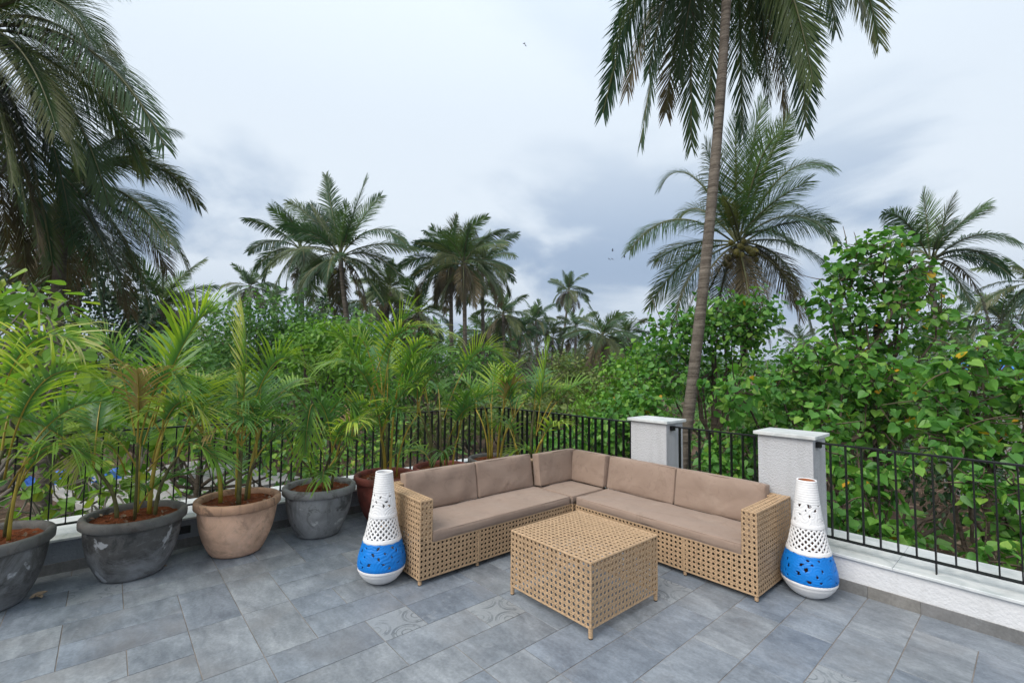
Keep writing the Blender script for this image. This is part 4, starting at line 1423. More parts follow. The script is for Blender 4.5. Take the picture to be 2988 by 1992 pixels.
# pots in a row along the left wall (x, y, finish)
POTS = [
    (-4.819, -0.575, 'char', 'areca palm in a weathered charcoal pot, at the near end of the row'),
    (-4.871, 0.224, 'char', 'areca palm in a big charcoal pot with a white paint patch'),
    (-4.852, 0.953, 'peach', 'areca palm in the peach coloured clay pot'),
    (-4.851, 1.675, 'grey', 'areca palm in a light grey cement pot with dark blotches'),
    (-4.871, 2.408, 'red', 'areca palm in a red pot behind the tall vase'),
    (-4.845, 3.123, 'red', 'areca palm in a red pot half hidden by the sofa back'),
    (-4.870, 3.960, 'char', 'areca palm in a dark pot near the terrace corner'),
    (-4.225, 3.985, 'grey', 'areca palm with yellow stems standing behind the sofa corner'),
]
HT = [0.85, 0.88, 0.82, 0.66, 1.25, 1.05, 0.92, 0.85]
FL = [0.92, 0.98, 0.92, 0.80, 1.02, 0.86, 0.80, 0.75]
NS = [5, 5, 5, 4, 6, 5, 5, 5]
# single leaves one can pick out in the photo: (tip, bend point, colour value, kind, root) as (column, row, metres ahead)
HERO = {
    0: [((205, 860, 3.1), (60, 800, 3.0), 0.80, 0, (10, 1100, 3.3)), ((180, 790, 3.2), (40, 700, 3.2), 0.88, 0, (-20, 1000, 3.3)), ((200, 1050, 3.2), (110, 960, 3.1), 0.5, 0, (20, 1120, 3.3))],
    1: [((480, 700, 3.9), (400, 800, 3.9), 0.78, 0, (330, 1020, 3.8)), ((500, 720, 4.0), (440, 690, 4.0), 0.62, 0, (350, 980, 3.9)), ((200, 790, 3.7), (270, 740, 3.8), 0.5, 0, (310, 1000, 3.8)), ((420, 890, 3.5), (370, 780, 3.6), 0.35, 0, (320, 1020, 3.7)), ((470, 955, 3.6), (400, 850, 3.6), 0.97, 0, (350, 1060, 3.8)), ((180, 1060, 3.5), (250, 960, 3.5), 0.93, 0, (290, 1090, 3.8)), ((500, 1060, 3.6), (430, 960, 3.6), 0.45, 0, (340, 1080, 3.8))],
    2: [((560, 720, 4.4), (575, 830, 4.3), 0.92, 0, (545, 1020, 4.3)), ((680, 830, 4.2), (620, 780, 4.3), 0.7, 0, (560, 1000, 4.3))],
    3: [((610, 930, 4.4), (680, 840, 4.4), 0.25, 0, (730, 1000, 4.7)), ((820, 950, 4.5), (790, 860, 4.5), 0.35, 0, (735, 1000, 4.7)), ((700, 1040, 4.4), (715, 850, 4.4), 0.6, 0, (730, 980, 4.7))],
    4: [((950, 720, 5.2), (890, 740, 5.2), 0.7, 0, (880, 940, 5.2)), ((1040, 770, 5.0), (880, 690, 5.1), 0.86, 0, (850, 930, 5.2)), ((785, 810, 5.2), (830, 700, 5.2), 0.84, 0, (870, 900, 5.2)), ((1010, 900, 4.9), (960, 780, 5.0), 0.4, 0, (880, 980, 5.2))],
    5: [((1160, 830, 5.6), (1090, 740, 5.7), 0.80, 0, (1020, 960, 5.7))],
    7: [((1330, 930, 5.8), (1290, 840, 5.8), 0.55, 0, (1235, 990, 5.8)), ((1260, 800, 5.9), (1245, 880, 5.9), 0.7, 0, (1232, 1000, 5.8))],
}
for k, (x, y, kd, lb) in enumerate(POTS):
    he = [(at(*t), at(*c_), rv_, kk, at(*s)) for (t, c_, rv_, kk, s) in HERO.get(k, ())]
    potted_palm(lb, (x, y), kd, 300 + k * 7, he, NS[k], HT[k], FL[k])

# fallen dry leaves on the tiles
for k, (dx, dy, s, lb) in enumerate(((66, 1378, 0.10, 'curled dry leaf on the tiles beside the nearest pot'), (96, 1376, 0.075, 'pale leaf scrap on the tiles just off the nearest pot'),
                                     (330, 1327, 0.05, 'dry leaf scrap at the foot of the big charcoal pot'), (372, 1303, 0.045, 'small dry leaf caught under the big charcoal pot'))):
    d = at(dx, dy, 1.0) - CAM
    p = CAM + d * (-CAM_H / d[2])
    me = leaf_data('oval', M_DRYLEAF)
    o = tag(link('dry_leaf', me, None, (p[0], p[1], 0.012)), lb, 'leaf', 'dry leaves on the tiles')
    o.scale = (s, s, s); o.rotation_euler = (0.25, 0.2, k * 1.7 + 0.4)

# ------------------------------------------------------------------ heart-leaved trees behind the sofa side
HM = [M_HEART, M_YELLOW]
def spread(cols, r, depth, seed, dj=0.5, rj=0.25):
    rg = np.random.default_rng(seed)
    return [B_(a, b, depth + rg.uniform(-dj, dj), r * rg.uniform(1 - rj, 1 + rj)) for a, b in cols]

plant('heart_leaf_tree', 'tallest heart-leaved tree with a few yellow leaves, right of the leaning palm trunk', 'tree', gbase(2010, 6.9),
      spread([(1965, 600), (2030, 575), (2085, 620), (1930, 650), (2010, 660), (2130, 670), (1905, 700), (1985, 710), (2070, 700), (2150, 730), (1930, 755), (2030, 770), (2110, 780), (1990, 800)], 0.30, 6.8, 1, 0.35),
      'heart', 0.105, 1.15, HM, 1, 0.07, 220, 0.005, 'heart-leaved trees beyond the railing', twigs=150, trunk_top=at(2015, 720, 6.8))
plant('heart_leaf_tree', 'heart-leaved tree rising behind the leaning palm trunk', 'tree', gbase(1640, 10.6),
      spread([(1735, 705), (1690, 720), (1645, 715), (1590, 745), (1540, 760), (1720, 760), (1650, 770), (1590, 800), (1500, 820), (1700, 830), (1545, 870), (1630, 870), (1470, 890), (1735, 740)], 0.50, 10.4, 2, 0.5),
      'heart', 0.115, 1.2, HM, 2, 0.08, 200, 0.004, 'heart-leaved trees beyond the railing', twigs=150, trunk_top=at(1640, 800, 10.5))
plant('heart_leaf_tree', 'bright green heart-leaved tree close behind the right end of the railing', 'tree', gbase(2260, 5.4),
      spread([(2250, 810), (2310, 830), (2190, 850), (2340, 900), (2260, 900), (2150, 910), (2210, 960), (2310, 980), (2350, 1040), (2250, 1030), (2180, 1010), (2400, 900), (2450, 1000)], 0.31, 5.3, 3, 0.4),
      'heart', 0.106, 1.12, HM, 3, 0.06, 260, 0.005, 'heart-leaved trees beyond the railing', twigs=170, trunk_top=at(2260, 980, 5.4))
plant('heart_leaf_tree', 'heart-leaved tree with spreading boughs above the second white pillar', 'tree', gbase(1860, 6.2),
      spread([(1880, 825), (1820, 850), (1940, 830), (1780, 890), (1860, 910), (1945, 900), (2010, 870), (1730, 950), (1810, 980), (1900, 980), (2010, 960), (2080, 860), (1690, 900), (2070, 930)], 0.36, 6.0, 4, 0.5),
      'heart', 0.106, 1.08, HM, 4, 0.07, 240, 0.004, 'heart-leaved trees beyond the railing', twigs=150, trunk_top=at(1870, 960, 6.2))
plant('heart_leaf_bush', 'low heart-leaved bush seen through the railing right of the vase', 'bush', gbase(1990, 4.9),
      spread([(1930, 1060), (1975, 1100), (1925, 1160), (1980, 1200), (2030, 1230), (2020, 1140), (1940, 1230), (2085, 1250), (2060, 1080)], 0.23, 4.75, 5, 0.25),
      'heart', 0.100, 1.2, HM, 5, 0.04, 200, 0.005, 'heart-leaved bushes at the foot of the trees', twigs=40)
plant('heart_leaf_bush', 'heart-leaved bush at the far right behind the lower rail', 'bush', gbase(2330, 4.3),
      spread([(2270, 1130), (2330, 1120), (2310, 1200), (2350, 1230), (2240, 1110), (2400, 1180), (2300, 1290), (2345, 1320)], 0.20, 4.3, 6, 0.25),
      'heart', 0.100, 1.0, HM, 6, 0.04, 150, 0.005, 'heart-leaved bushes at the foot of the trees', twigs=60)
plant('heart_leaf_bush', 'heart-leaved bush showing between the two white pillars', 'bush', gbase(1690, 6.8),
      spread([(1660, 1030), (1680, 1000), (1720, 1040), (1670, 1080), (1700, 1090), (1740, 990), (1640, 1060)], 0.22, 6.7, 7, 0.4),
      'heart', 0.104, 1.2, HM, 7, 0.05, 120, 0.004, 'heart-leaved bushes at the foot of the trees', twigs=40)
plant('heart_leaf_bush', 'creeper-covered bush behind the railing left of the first pillar', 'bush', gbase(1430, 8.8),
      spread([(1440, 950), (1400, 990), (1350, 1010), (1470, 1000), (1300, 1020), (1500, 930), (1420, 1040), (1250, 1030)], 0.46, 8.8, 8, 0.5),
      'heart', 0.115, 1.2, HM, 8, 0.05, 80, 0.004, 'heart-leaved bushes at the foot of the trees', twigs=40)

# ------------------------------------------------------------------ light broad-leaved tree at the left
plant('broad_leaf_tree', 'pale green broad-leaved tree with bare grey twigs behind the nearest potted palms', 'tree', gbase(-60, 6.4),
      spread([(20, 680), (70, 700), (110, 740), (30, 760), (0, 840), (90, 830), (160, 820), (220, 850), (60, 920), (150, 930), (250, 930), (320, 900), (20, 1000), (120, 1010), (220, 1010), (300, 990), (380, 960), (-80, 700), (-90, 850)], 0.42, 5.9, 9, 0.6),
      'obovate', 0.215, 0.75, [M_BIG], 9, 0.10, 200, 0.0, None, bark=M_GTWIG, hang=0.3, shell=0.7, twigs=130, trunk_top=at(-20, 900, 6.2))
plant('broad_leaf_shrub', 'pale green large-leaved shrub growing up behind the low wall on the left', 'shrub', gbase(230, 5.8),
      spread([(120, 1080), (200, 1100), (60, 1130), (170, 1170), (270, 1110), (230, 1180), (330, 1090), (100, 1200)], 0.30, 5.6, 10, 0.4),
      'obovate', 0.19, 0.7, [M_BIG], 10, 0.05, 120, 0.0, None, bark=M_GTWIG, hang=0.3, shell=0.75, twigs=60)
plant('broad_leaf_shrub', 'pale green shrub seen through the rail between the peach and grey pots', 'shrub', gbase(640, 9.0),
      spread([(520, 1010), (600, 1030), (680, 1050), (740, 1060), (800, 1080), (560, 960), (860, 1060), (460, 1000), (900, 1020)], 0.55, 9.0, 11, 0.6),
      'oval', 0.15, 0.9, [M_BIG, M_MID], 11, 0.05, 60, 0.4, None, hang=0.3, shell=0.7, twigs=60)

# ------------------------------------------------------------------ mid-distance trees and bushes
def grove(name, label, cat, cols, r, depth, shape, size, dens, mats, seed, tr=0.15, dj=1.2, group=None, **kw):
    bl = spread(cols, r, depth, seed, dj)
    c0 = np.mean([c_[0] for c_ in cols])
    return plant(name, label, cat, gbase(c0, depth), bl, shape, size, dens, mats, seed, tr, 0, 0.0, group, **kw)

grove('mango_tree', 'bright green dense tree standing left of the leaning coconut palm', 'tree', [(760, 770), (720, 800), (800, 800), (760, 830), (700, 850), (820, 850), (750, 880), (840, 890), (690, 790), (830, 770)], 0.95, 17, 'oval', 0.2, 1.9, [M_MANGO], 21, 0.2)
grove('leafy_tree', 'mid green tree under the far small palms left of centre', 'tree', [(540, 725), (590, 740), (640, 730), (510, 780), (570, 800), (630, 790), (680, 760), (480, 830), (550, 860), (640, 860)], 1.3, 23, 'oval', 0.24, 1.3, [M_MID], 22, 0.2)
grove('leafy_tree', 'darker round tree between the mango tree and the mid green tree', 'tree', [(705, 740), (670, 780), (730, 780), (700, 830), (650, 830)], 1.1, 27, 'oval', 0.26, 1.3, [M_MID], 23, 0.2)
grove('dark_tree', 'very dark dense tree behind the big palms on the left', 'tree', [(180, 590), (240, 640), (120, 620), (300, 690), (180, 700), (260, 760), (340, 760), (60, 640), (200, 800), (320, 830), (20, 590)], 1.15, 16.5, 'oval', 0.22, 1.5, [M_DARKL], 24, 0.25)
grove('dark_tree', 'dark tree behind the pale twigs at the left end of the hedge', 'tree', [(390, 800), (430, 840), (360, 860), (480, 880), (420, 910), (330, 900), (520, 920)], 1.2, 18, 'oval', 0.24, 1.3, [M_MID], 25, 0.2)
grove('leafy_bush', 'dark green thicket behind the potted palms in the middle', 'bush', [(880, 830), (940, 800), (1000, 830), (1060, 850), (1110, 830), (920, 890), (1000, 900), (1080, 910), (1140, 890), (860, 920)], 1.25, 24, 'oval', 0.25, 1.6, [M_MID], 26, 0.2)
grove('dry_bush', 'brown dry bush with fine bare twigs left of the far lone palm', 'bush', [(1195, 815), (1225, 800), (1240, 835), (1190, 850), (1215, 860), (1250, 860)], 1.0, 31, 'narrow', 0.22, 1.0, [M_DRYB], 27, 0.15, twigs=160, bark=M_GTWIG)
grove('leafy_bush', 'yellowish green bush right of the dry brown bush', 'bush', [(1290, 850), (1330, 865), (1270, 890), (1360, 900), (1310, 920), (1390, 880), (1240, 930), (1400, 930)], 0.85, 19, 'oval', 0.18, 1.7, [M_OLIVE], 28, 0.1, twigs=80)
grove('leafy_bush', 'olive thicket behind the railing at the terrace corner', 'bush', [(1180, 940), (1240, 960), (1300, 970), (1130, 960), (1060, 960), (1360, 970), (1000, 970), (940, 980), (1200, 1000)], 0.8, 14, 'oval', 0.17, 1.6, [M_OLIVE, M_MID], 29, 0.1, twigs=80)
grove('leafy_bush', 'bright bush tucked against the heart-leaved trees left of the palm trunk', 'bush', [(1420, 850), (1450, 870), (1470, 830), (1400, 900), (1440, 910), (1360, 930), (1330, 960), (1400, 960)], 0.6, 13, 'oval', 0.16, 1.3, [M_MANGO], 30, 0.1)
grove('leafy_tree', 'dark green tree filling the gap behind the heart-leaved trees', 'tree', [(1780, 850), (1850, 850), (1950, 830), (2050, 850), (2150, 850), (1820, 930), (1950, 930), (2100, 930), (2220, 870), (2320, 830), (1700, 900), (1700, 980), (1950, 1000)], 1.15, 13.5, 'oval', 0.19, 1.25, [M_MID], 31, 0.2)
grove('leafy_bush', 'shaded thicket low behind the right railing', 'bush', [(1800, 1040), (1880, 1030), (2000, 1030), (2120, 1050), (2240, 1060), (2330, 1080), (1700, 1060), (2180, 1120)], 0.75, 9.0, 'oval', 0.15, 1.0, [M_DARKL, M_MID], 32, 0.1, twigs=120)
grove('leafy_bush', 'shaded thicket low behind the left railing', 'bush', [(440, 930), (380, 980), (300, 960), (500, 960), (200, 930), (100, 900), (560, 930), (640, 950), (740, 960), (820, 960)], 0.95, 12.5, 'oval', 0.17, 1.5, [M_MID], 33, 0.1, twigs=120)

# far rows of broad-leaved trees: one crown shared by the copies
def far_tree(label, dx, depth, sc, mat, seed):
    base = gbase(dx, depth)
    rg = np.random.default_rng(seed)
    bl = [(base[0] + rg.uniform(-2.6, 2.6) * sc, base[1] + rg.uniform(-2.6, 2.6) * sc, GZ + rg.uniform(2.2, 5.2) * sc, rg.uniform(1.3, 2.1) * sc) for _ in range(8)]
    return plant('far_tree', label, 'tree', base, bl, 'clump', 0.62, 0.9, [mat], seed, 0.22, 0, 0.0, 'broad-leaved trees in the far treeline')

FT = [(-150, 30, 1.1, 'behind the left frame edge'), (60, 38, 1.1, 'beneath the big left palms'), (260, 42, 1.1, 'behind the dark left tree'), (420, 46, 1.5, 'below the two small left palms'), (600, 50, 1.5, 'below the small palm left of centre'),
      (760, 44, 1.55, 'behind the bright mango tree'), (880, 48, 1.55, 'under the small palm beside the leaning pair'), (1000, 52, 1.55, 'under the twin tall palms'), (1110, 56, 1.55, 'right of the twin tall palms'), (1180, 66, 1.25, 'behind the dry brown bush'),
      (1260, 72, 1.25, 'under the lone curved palm'), (1340, 62, 1.25, 'right of the lone curved palm'), (1420, 55, 1.25, 'under the low far palms'), (1500, 48, 1.25, 'left of the leaning palm trunk'), (1640, 52, 1.0, 'behind the coconut-bearing palm'),
      (1800, 60, 0.95, 'below the ridge gap'), (1960, 50, 0.95, 'behind the tallest heart-leaved tree'), (2120, 46, 1.0, 'left of the far right palms'), (2280, 52, 1.1, 'below the far right palm'), (2420, 40, 1.1, 'past the right frame edge')]
for k, (dx, dp, sc_, lb) in enumerate(FT):
    far_tree('distant broad-leaved tree ' + lb, dx, dp, sc_, [M_MID, M_DARKL, M_MID, M_OLIVE][k % 4], 400 + k)

# ------------------------------------------------------------------ coconut palms
def Fr(lst, depth, seed, dd=1.4):
    rg = np.random.default_rng(seed)
    out = []
    for q in lst:
        tx, ty, cx_, cy_ = q[:4]; kd = q[4] if len(q) > 4 else 0
        d = q[5] if len(q) > 5 else rg.uniform(-dd, dd)
        out.append((at(tx, ty, depth + d), at(cx_, cy_, depth + d * 0.6), kd))
    return out

def foot(dx, dy, depth):
    p = at(dx, dy, depth); return (p[0], p[1], GZ)

# leaning palm whose crown leaves the frame at the top
coconut_palm('tall coconut palm with a long leaning grey trunk and drooping crown', foot(1508, 1000, 8.6), at(1678, -190, 8.9), lean=(C_R * 0.40).tolist(), r=0.112,
             fronds=Fr([(1385, 260, 1480, -170, 0, 0.6), (1472, 328, 1540, -150, 0, 0.9), (1588, 338, 1580, -120, 0, 1.3), (1705, 310, 1700, -120, 0, 1.7), (1765, 225, 1745, -120, 0, 1.4), (1850, 292, 1840, -150, 0, 0.5), (1868, 190, 1800, -190, 0, -0.4),
                        (2020, 100, 1960, -260, 0, 0.2), (1405, 130, 1500, -230, 0, -0.3), (1630, 270, 1640, -110, 0, 1.9), (1805, 250, 1770, -140, 2, 1.2), (1530, 260, 1570, -120, 2, 1.6), (1560, 180, 1590, -130, 0, 1.1), (1440, 210, 1500, -110, 2, 1.0), (1920, 70, 1880, -270, 0, 0.9),
                        (1740, 170, 1720, -130, 0, 2.2), (1990, 40, 1900, -290, 0, -0.5), (1490, 170, 1540, -160, 0, 0.3), (1820, 130, 1780, -180, 0, 1.0)], 8.9, 5, 1.5),
             auto=8, flen=3.8, leaf=0.88, n=70, seed=1, nuts=6, minel=22)
# palm hung with coconuts
coconut_palm('coconut palm bearing a cluster of nuts, behind the leaning trunk', foot(1715, 1000, 17.5), at(1695, 560, 17.5), lean=(0.1, 0.1, 0), r=0.16,
             fronds=Fr([(1752, 232, 1715, 380, 1), (1815, 262, 1745, 400), (1912, 385, 1800, 330), (1920, 555, 1830, 440), (1935, 640, 1830, 520), (1868, 765, 1830, 560), (1770, 790, 1740, 620), (1692, 745, 1690, 640, 2), (1492, 705, 1570, 560),
                        (1570, 740, 1620, 600, 2), (1447, 575, 1540, 440), (1516, 430, 1580, 320), (1620, 335, 1650, 420), (1850, 480, 1780, 430), (1560, 500, 1600, 440), (1640, 760, 1655, 640), (1800, 300, 1735, 330, 1), (1690, 270, 1690, 400, 1), (1820, 700, 1790, 570, 2)], 17.5, 6, 2.2),
             auto=11, flen=4.6, leaf=1.08, n=58, seed=2, nuts=26, maxel=60, minel=-55)
# big palms on the left
coconut_palm('near coconut palm at the left edge with long overhanging fronds', foot(-130, 900, 9.4), at(-85, 70, 9.2), lean=(0.1, -0.1, 0), r=0.15,
             fronds=Fr([(378, 335, 215, 0), (215, 440, 120, 60), (205, 95, 120, -90), (120, 600, 50, 160, 0, 0.4), (170, 560, 110, 150), (20, 560, -30, 200, 2), (60, 480, 10, 180), (290, 240, 150, -40), (-10, 640, -60, 300, 2), (270, 145, 130, -120, 0, 1.6), (130, 300, 60, 40), (90, 560, 40, 250, 2), (330, 400, 190, 40, 0, 0.9), (250, 470, 160, 120, 0, 0.5), (150, 500, 90, 120, 0, 1.0), (60, 620, 30, 260, 2, 0.6), (30, 420, -10, 150), (180, 380, 90, 60, 0, -0.6)], 9.2, 8, 1.2),
             auto=8, flen=4.4, leaf=0.95, n=70, seed=3, minel=-10, old=0.1)
coconut_palm('coconut palm with spreading dark fronds reaching over the left treetops', foot(108, 1000, 11.0), at(150, 440, 11.0), lean=(0.0, 0.0, 0), r=0.155,
             fronds=Fr([(458, 472, 340, 300), (432, 610, 350, 430), (345, 705, 300, 500), (405, 300, 270, 260), (300, 720, 250, 520, 2), (160, 700, 155, 520, 2), (70, 680, 90, 520), (330, 400, 260, 330), (230, 700, 210, 520), (10, 520, 60, 400), (120, 720, 120, 560, 2), (265, 640, 220, 500), (390, 560, 300, 400), (420, 420, 300, 300), (200, 650, 180, 500, 2), (310, 620, 260, 460), (40, 640, 90, 500, 2), (230, 560, 200, 430)], 11.0, 9, 1.6),
             auto=7, flen=3.5, leaf=0.95, n=62, seed=4, maxel=70, minel=-30, az0=2.0)
# middle distance
coconut_palm('coconut palm with a wide crown and slightly leaning trunk, tallest in the left middle', foot(860, 960, 25), at(782, 590, 25), lean=(C_R * -0.5).tolist(), r=0.17,
             fronds=Fr([(748, 402, 765, 500), (842, 410, 810, 490), (875, 450, 825, 500), (932, 560, 860, 480), (925, 640, 860, 560), (880, 690, 830, 610), (660, 465, 715, 480), (640, 560, 700, 500), (620, 610, 690, 540), (690, 680, 730, 600), (770, 720, 775, 640, 2), (840, 700, 810, 620, 2), (715, 470, 745, 520)], 25, 10, 2.0),
             auto=10, flen=4.3, leaf=0.95, n=44, seed=5, nuts=8, maxel=70)
coconut_palm('coconut palm half hidden behind the widest middle palm', foot(700, 960, 29), at(692, 575, 29), r=0.16, auto=22, flen=4.4, leaf=0.9, n=38, seed=6, hang=2)
coconut_palm('coconut palm with a straight pale trunk, nearer of the twin palms', foot(1072, 960, 27), at(1066, 605, 27), r=0.15, auto=22, flen=3.6, leaf=0.85, n=38, seed=7, hang=1)
coconut_palm('coconut palm with a heavy drooping crown, left of the twin palms', foot(1040, 960, 30), at(1035, 600, 30), r=0.16, auto=24, flen=3.9, leaf=0.9, n=38, seed=8, nuts=8, hang=3)
coconut_palm('coconut palm standing right of the twin palms', foot(1112, 960, 33), at(1108, 610, 33), r=0.15, auto=22, flen=3.8, leaf=0.9, n=36, seed=9, hang=1)
coconut_palm('shaggy coconut palm right of the widest middle palm', foot(880, 960, 38), at(893, 665, 38), r=0.15, auto=22, flen=3.6, leaf=0.85, n=30, seed=10, hang=4)
coconut_palm('short coconut palm tucked between the two middle groups', foot(962, 960, 36), at(962, 720, 36), r=0.15, auto=20, flen=3.6, leaf=0.85, n=30, seed=23, hang=3)
coconut_palm('coconut palm low behind the big left crown', foot(372, 960, 24), at(372, 700, 24), r=0.15, auto=20, flen=3.2, leaf=0.85, n=34, seed=11, hang=5)
# right side
coconut_palm('coconut palm with wind-bent fronds behind the tallest heart-leaved tree', foot(2160, 960, 22), at(2140, 600, 22), r=0.16,
             fronds=Fr([(2028, 490, 2080, 480), (2120, 440, 2130, 510, 1), (2190, 450, 2165, 500), (2268, 475, 2200, 500), (2345, 560, 2250, 500), (2310, 620, 2230, 540), (2270, 740, 2240, 600, 2), (2230, 700, 2200, 620), (2050, 620, 2090, 550), (2060, 700, 2090, 620)], 22, 12, 1.6),
             auto=8, flen=4.2, leaf=0.95, n=44, seed=12, maxel=65, minel=-20)
FAR = [(575, 660, 62, 4.0, 'small far palm rising above the trees left of centre'), (630, 690, 78, 3.6, 'smallest far palm left of the middle group'), (432, 705, 70, 3.6, 'tiny far palm beside the big left crown'),
       (1155, 722, 46, 3.6, 'far palm just right of the twin palms'), (1230, 735, 60, 3.6, 'round-headed far palm left of the lone curved palm'), (1195, 765, 56, 3.4, 'dark low far palm left of the lone palm'), (1270, 775, 60, 3.4, 'low far palm right under the lone palm'),
       (1322, 752, 58, 3.6, 'far palm right of the lone curved palm'), (1385, 772, 40, 4.0, 'broad low palm in front of the far right treeline'), (1440, 770, 58, 3.8, 'far palm beside the heart-leaved trees'),
       (1410, 790, 70, 3.4, 'tiny far palm in the gap beside the treeline'), (2300, 735, 40, 4.4, 'far palm at the right behind the wind-bent one'), (2170, 765, 46, 4.2, 'far palm low beside the wind-bent palm trunk'), (2375, 650, 36, 4.4, 'far palm cut by the right frame edge'),
       (1840, 785, 64, 3.4, 'tiny far palm in front of the ridge'), (1120, 770, 50, 3.6, 'low far palm at the foot of the twin palms'), (850, 700, 52, 4.0, 'far palm between the leaning pair and the shaggy palm'), (750, 690, 58, 4.0, 'far palm behind the widest middle crown')]
for k, (dx, dy, dp, fl__, lb) in enumerate(FAR):
    coconut_palm('coconut ' + lb, foot(dx, 960, dp), at(dx, dy, dp), lean=(RNG.uniform(-.4, .4), RNG.uniform(-.4, .4), 0), r=0.17, auto=18, flen=fl__, leaf=0.95, n=20, seed=40 + k, group='far coconut palms', hang=1, nsegs=12)
coconut_palm('lone tall coconut palm with a thin curved trunk above the far treeline', foot(1262, 960, 66), at(1305, 668, 66), lean=(C_R * 0.9).tolist(), r=0.19, auto=20, flen=3.9, leaf=0.95, n=24, seed=70, group='far coconut palms', hang=3, nsegs=16)

# ------------------------------------------------------------------ odds and ends on the ground below
def ground_pt(dx, dy, z=GZ):
    d = at(dx, dy, 1.0) - CAM
    return CAM + d * ((z - CAM_H) / d[2])

p = ground_pt(400, 1120)
tag(MB().chamfer_box((-3.4, -3.0, 0), (3.4, 3.0, 0.28), 0.01).build('concrete_slab', M_CONC, loc=(p[0], p[1], GZ)), 'pale concrete slab on the ground below, behind the big charcoal pot', 'slab').rotation_euler = (0, 0, 0.3)
# small shed above the slab
p = ground_pt(500, 1075)
sh = tag(empty('timber_shed', (p[0] - 1.5, p[1] + 0.6, GZ), 0.5), 'low dark timber shed on the ground behind the peach pot', 'shed')
for k in range(14):
    MB().box((-1.75 + k * 0.25, -1.2, 0), (-1.75 + k * 0.25 + 0.243, -1.17, 1.5)).build('plank', M_SHEDW, sh)
MB().box((-1.78, -1.165, 0), (1.78, 1.2, 1.48)).build('wall', M_SHEDW, sh)
MB().box((-1.95, -1.35, 1.505), (1.95, 1.35, 1.58)).build('roof', M_CONC, sh)
# blue tarpaulin, crumpled
p = ground_pt(170, 1120)
tp = MB()
n = 26
rg = np.random.default_rng(3)
for j in range(n + 1):
    for i in range(n + 1):
        x = (i / n - 0.5) * 5.0; y = (j / n - 0.5) * 3.2
        tp.v.append((x * 0.62, y * 0.62, 0.30 + 0.13 * math.sin(x * 4 + y * 2) + 0.1 * math.sin(y * 6 - x) + rg.normal(0, 0.04)))
for j in range(n):
    for i in range(n):
        tp.face([j * (n + 1) + i, j * (n + 1) + i + 1, (j + 1) * (n + 1) + i + 1, (j + 1) * (n + 1) + i])
o = tp.build('tarpaulin', M_TARP, smooth=True, loc=(p[0], p[1], GZ)); o.rotation_euler = (0, 0, 0.9)
tag(o, 'crumpled blue tarpaulin on the ground seen through the left railing', 'tarpaulin')
# blue sheet roof at the right edge
p = at(2432, 872, 16)
rf = tag(empty('blue_roof_house', (p[0], p[1], GZ), 0.4), 'low house with a blue corrugated sheet roof at the right edge', 'house')
MB().box((-2.5, -2.2, 0), (2.5, 2.2, p[2] - GZ - 0.1)).build('wall', M_CONC, rf)
ro = MB()
nn = 60
for k in range(nn + 1):
    x = -2.9 + 5.8 * k / nn; zz = 0.05 * math.sin(k * math.pi)
    w = 0.045 * (1 if k % 2 else -1)
    for (yy, z0) in ((-2.6, -0.15), (0, 0.75), (2.6, -0.15)):
        ro.v.append((x, yy, p[2] - GZ + z0 + w))
for k in range(nn):
    for q in range(2):
        ro.face([k * 3 + q, (k + 1) * 3 + q, (k + 1) * 3 + q + 1, k * 3 + q + 1])
ro.build('roof', M_BROOF, rf)

# leaf litter and fallen twigs over the ground by the terrace
rg = np.random.default_rng(77)
n = 9000
xy = np.stack([rg.uniform(-22, 6, n), rg.uniform(-3, 24, n)], 1)
keep = (xy[:, 0] < XW - 0.8) | (xy[:, 1] > YW + 0.75)
xy = xy[keep]; n = len(xy)
P = np.column_stack([xy, GZ + 0.16 + rg.uniform(-0.02, 0.05, n)])
Nn = rg.normal(size=(n, 3)) * 0.3 + np.array([0, 0, 1.0]); Nn /= np.linalg.norm(Nn, axis=1)[:, None]
Tt = rg.normal(size=(n, 3)); Tt -= Nn * np.sum(Tt * Nn, 1)[:, None]; Tt /= np.linalg.norm(Tt, axis=1)[:, None]
o = link('leaf_litter', leaves_mesh('leaf_litter', (P, Nn, Tt, rg.uniform(0.10, 0.24, n)), 'oval', [M_LITTER], rg))
tag(o, 'brown fallen leaves covering the ground beyond the terrace', 'leaf litter', kind='stuff')

# ground plants between the trees
n = 16000
xy = np.stack([rg.uniform(-75, 30, n), rg.uniform(-30, 75, n)], 1)
rr_ = np.hypot(xy[:, 0] * 1.0, xy[:, 1])
keep = ((xy[:, 0] < XW - 1.2) | (xy[:, 1] > YW + 1.2)) & (np.sin(xy[:, 0] * 0.31) * np.sin(xy[:, 1] * 0.27 + 1) + rg.normal(0, 0.4, n) > -0.1)
xy = xy[keep]; n = len(xy)
hgt = np.abs(rg.normal(0, 0.35, n)) * (1 + np.hypot(xy[:, 0], xy[:, 1]) / 40)
P = np.column_stack([xy, GZ + 0.1 + hgt])
Nn = rg.normal(size=(n, 3)) * 0.6 + np.array([0, 0, 0.8]); Nn /= np.linalg.norm(Nn, axis=1)[:, None]
Tt = rg.normal(size=(n, 3)); Tt -= Nn * np.sum(Tt * Nn, 1)[:, None]; Tt /= np.linalg.norm(Tt, axis=1)[:, None]
sz = rg.uniform(0.25, 0.6, n) * (1 + np.hypot(xy[:, 0], xy[:, 1]) / 45)
o = link('undergrowth', leaves_mesh('undergrowth', (P, Nn, Tt, sz), 'clump', [M_MID], rg))
tag(o, 'low green undergrowth between the trees', 'undergrowth', kind='stuff')

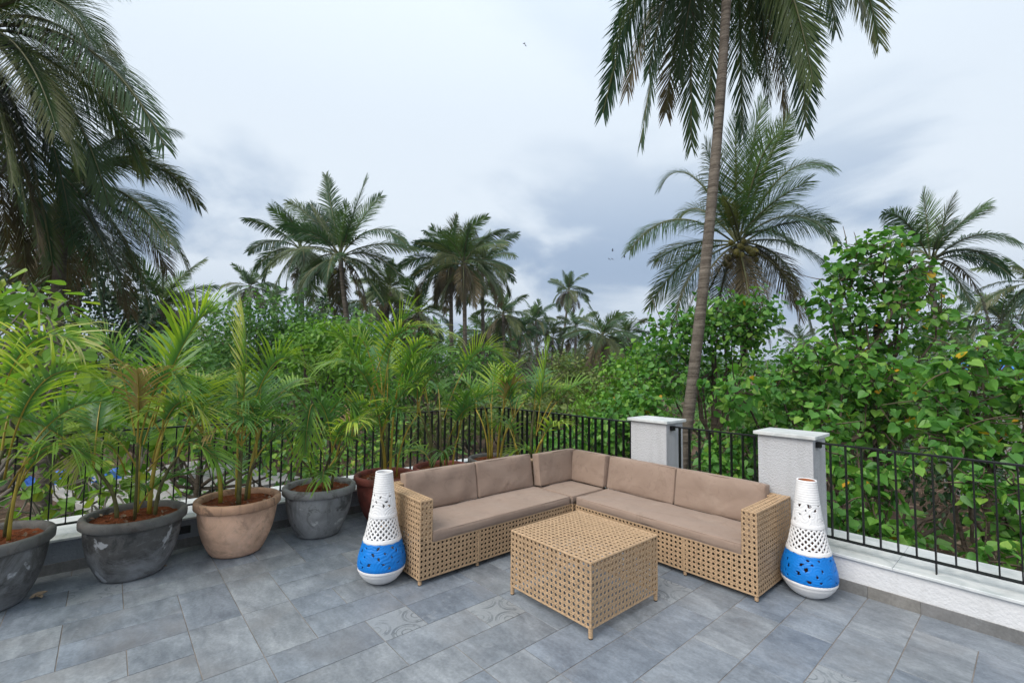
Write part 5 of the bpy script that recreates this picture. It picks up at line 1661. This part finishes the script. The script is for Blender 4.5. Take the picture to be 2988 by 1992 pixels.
# birds
for k, (dx, dy, a) in enumerate(((1204, 101, 0.5), (1207, 105, 0.9), (1399, 595, 0.7), (1406, 595, 0.6), (1407, 575, -0.2), (1434, 589, -0.3))):
    s = 0.55
    b = MB()
    b.v = [(-0.30, 0, 0), (-0.05, 0.06, 0.03), (0.22, 0, 0.0), (0.34, 0, 0.02), (-0.05, -0.06, 0.03), (0.0, 0, -0.06), (0.12, 0.30, 0.10), (-0.08, 0.75, 0.04), (-0.14, 0.32, 0.08), (0.12, -0.30, 0.10), (-0.08, -0.75, 0.04), (-0.14, -0.32, 0.08), (0.05, 0, 0.06)]
    b.f = [[0, 5, 1], [5, 2, 1], [2, 3, 1], [0, 4, 5], [5, 4, 2], [2, 4, 3], [0, 1, 12], [0, 12, 4], [1, 3, 12], [4, 12, 3], [1, 6, 8], [6, 7, 8], [1, 12, 6], [4, 11, 9], [9, 11, 10], [4, 9, 12]]
    b.m = [0] * len(b.f)
    o = b.build('bird', M_BIRD, loc=tuple(at(dx, dy, 48)))
    o.scale = (s, s, s); o.rotation_euler = (a, 0.3, 0.8 + a)
    lbs = ['upper of the two tiny dark birds high in the empty sky', 'lower of the two tiny dark birds high in the empty sky', 'first of the two level birds left of the coconut-bearing palm', 'second of the two level birds left of the coconut-bearing palm',
           'tiny bird flying just above the level pair', 'farthest tiny bird nearest the coconut-bearing palm']
    tag(o, lbs[k], 'bird', 'birds in the sky')

# ------------------------------------------------------------------ humid air
hz = MB().box((-1450, -1450, GZ - 4.0), (1450, 1450, 62.0)).build('haze', [])
hm = bpy.data.materials.new('humid_air'); hm.use_nodes = True
nt = hm.node_tree; nt.nodes.clear()
ho = nt.nodes.new('ShaderNodeOutputMaterial'); hv = nt.nodes.new('ShaderNodeVolumePrincipled')
hv.inputs['Color'].default_value = (0.86, 0.92, 1.0, 1); hv.inputs['Density'].default_value = 0.00045; hv.inputs['Anisotropy'].default_value = 0.3
nt.links.new(hv.outputs[0], ho.inputs['Volume'])
hz.data.materials.append(hm)
tag(hz, 'thin humid haze over the palm grove', 'haze', kind='stuff')
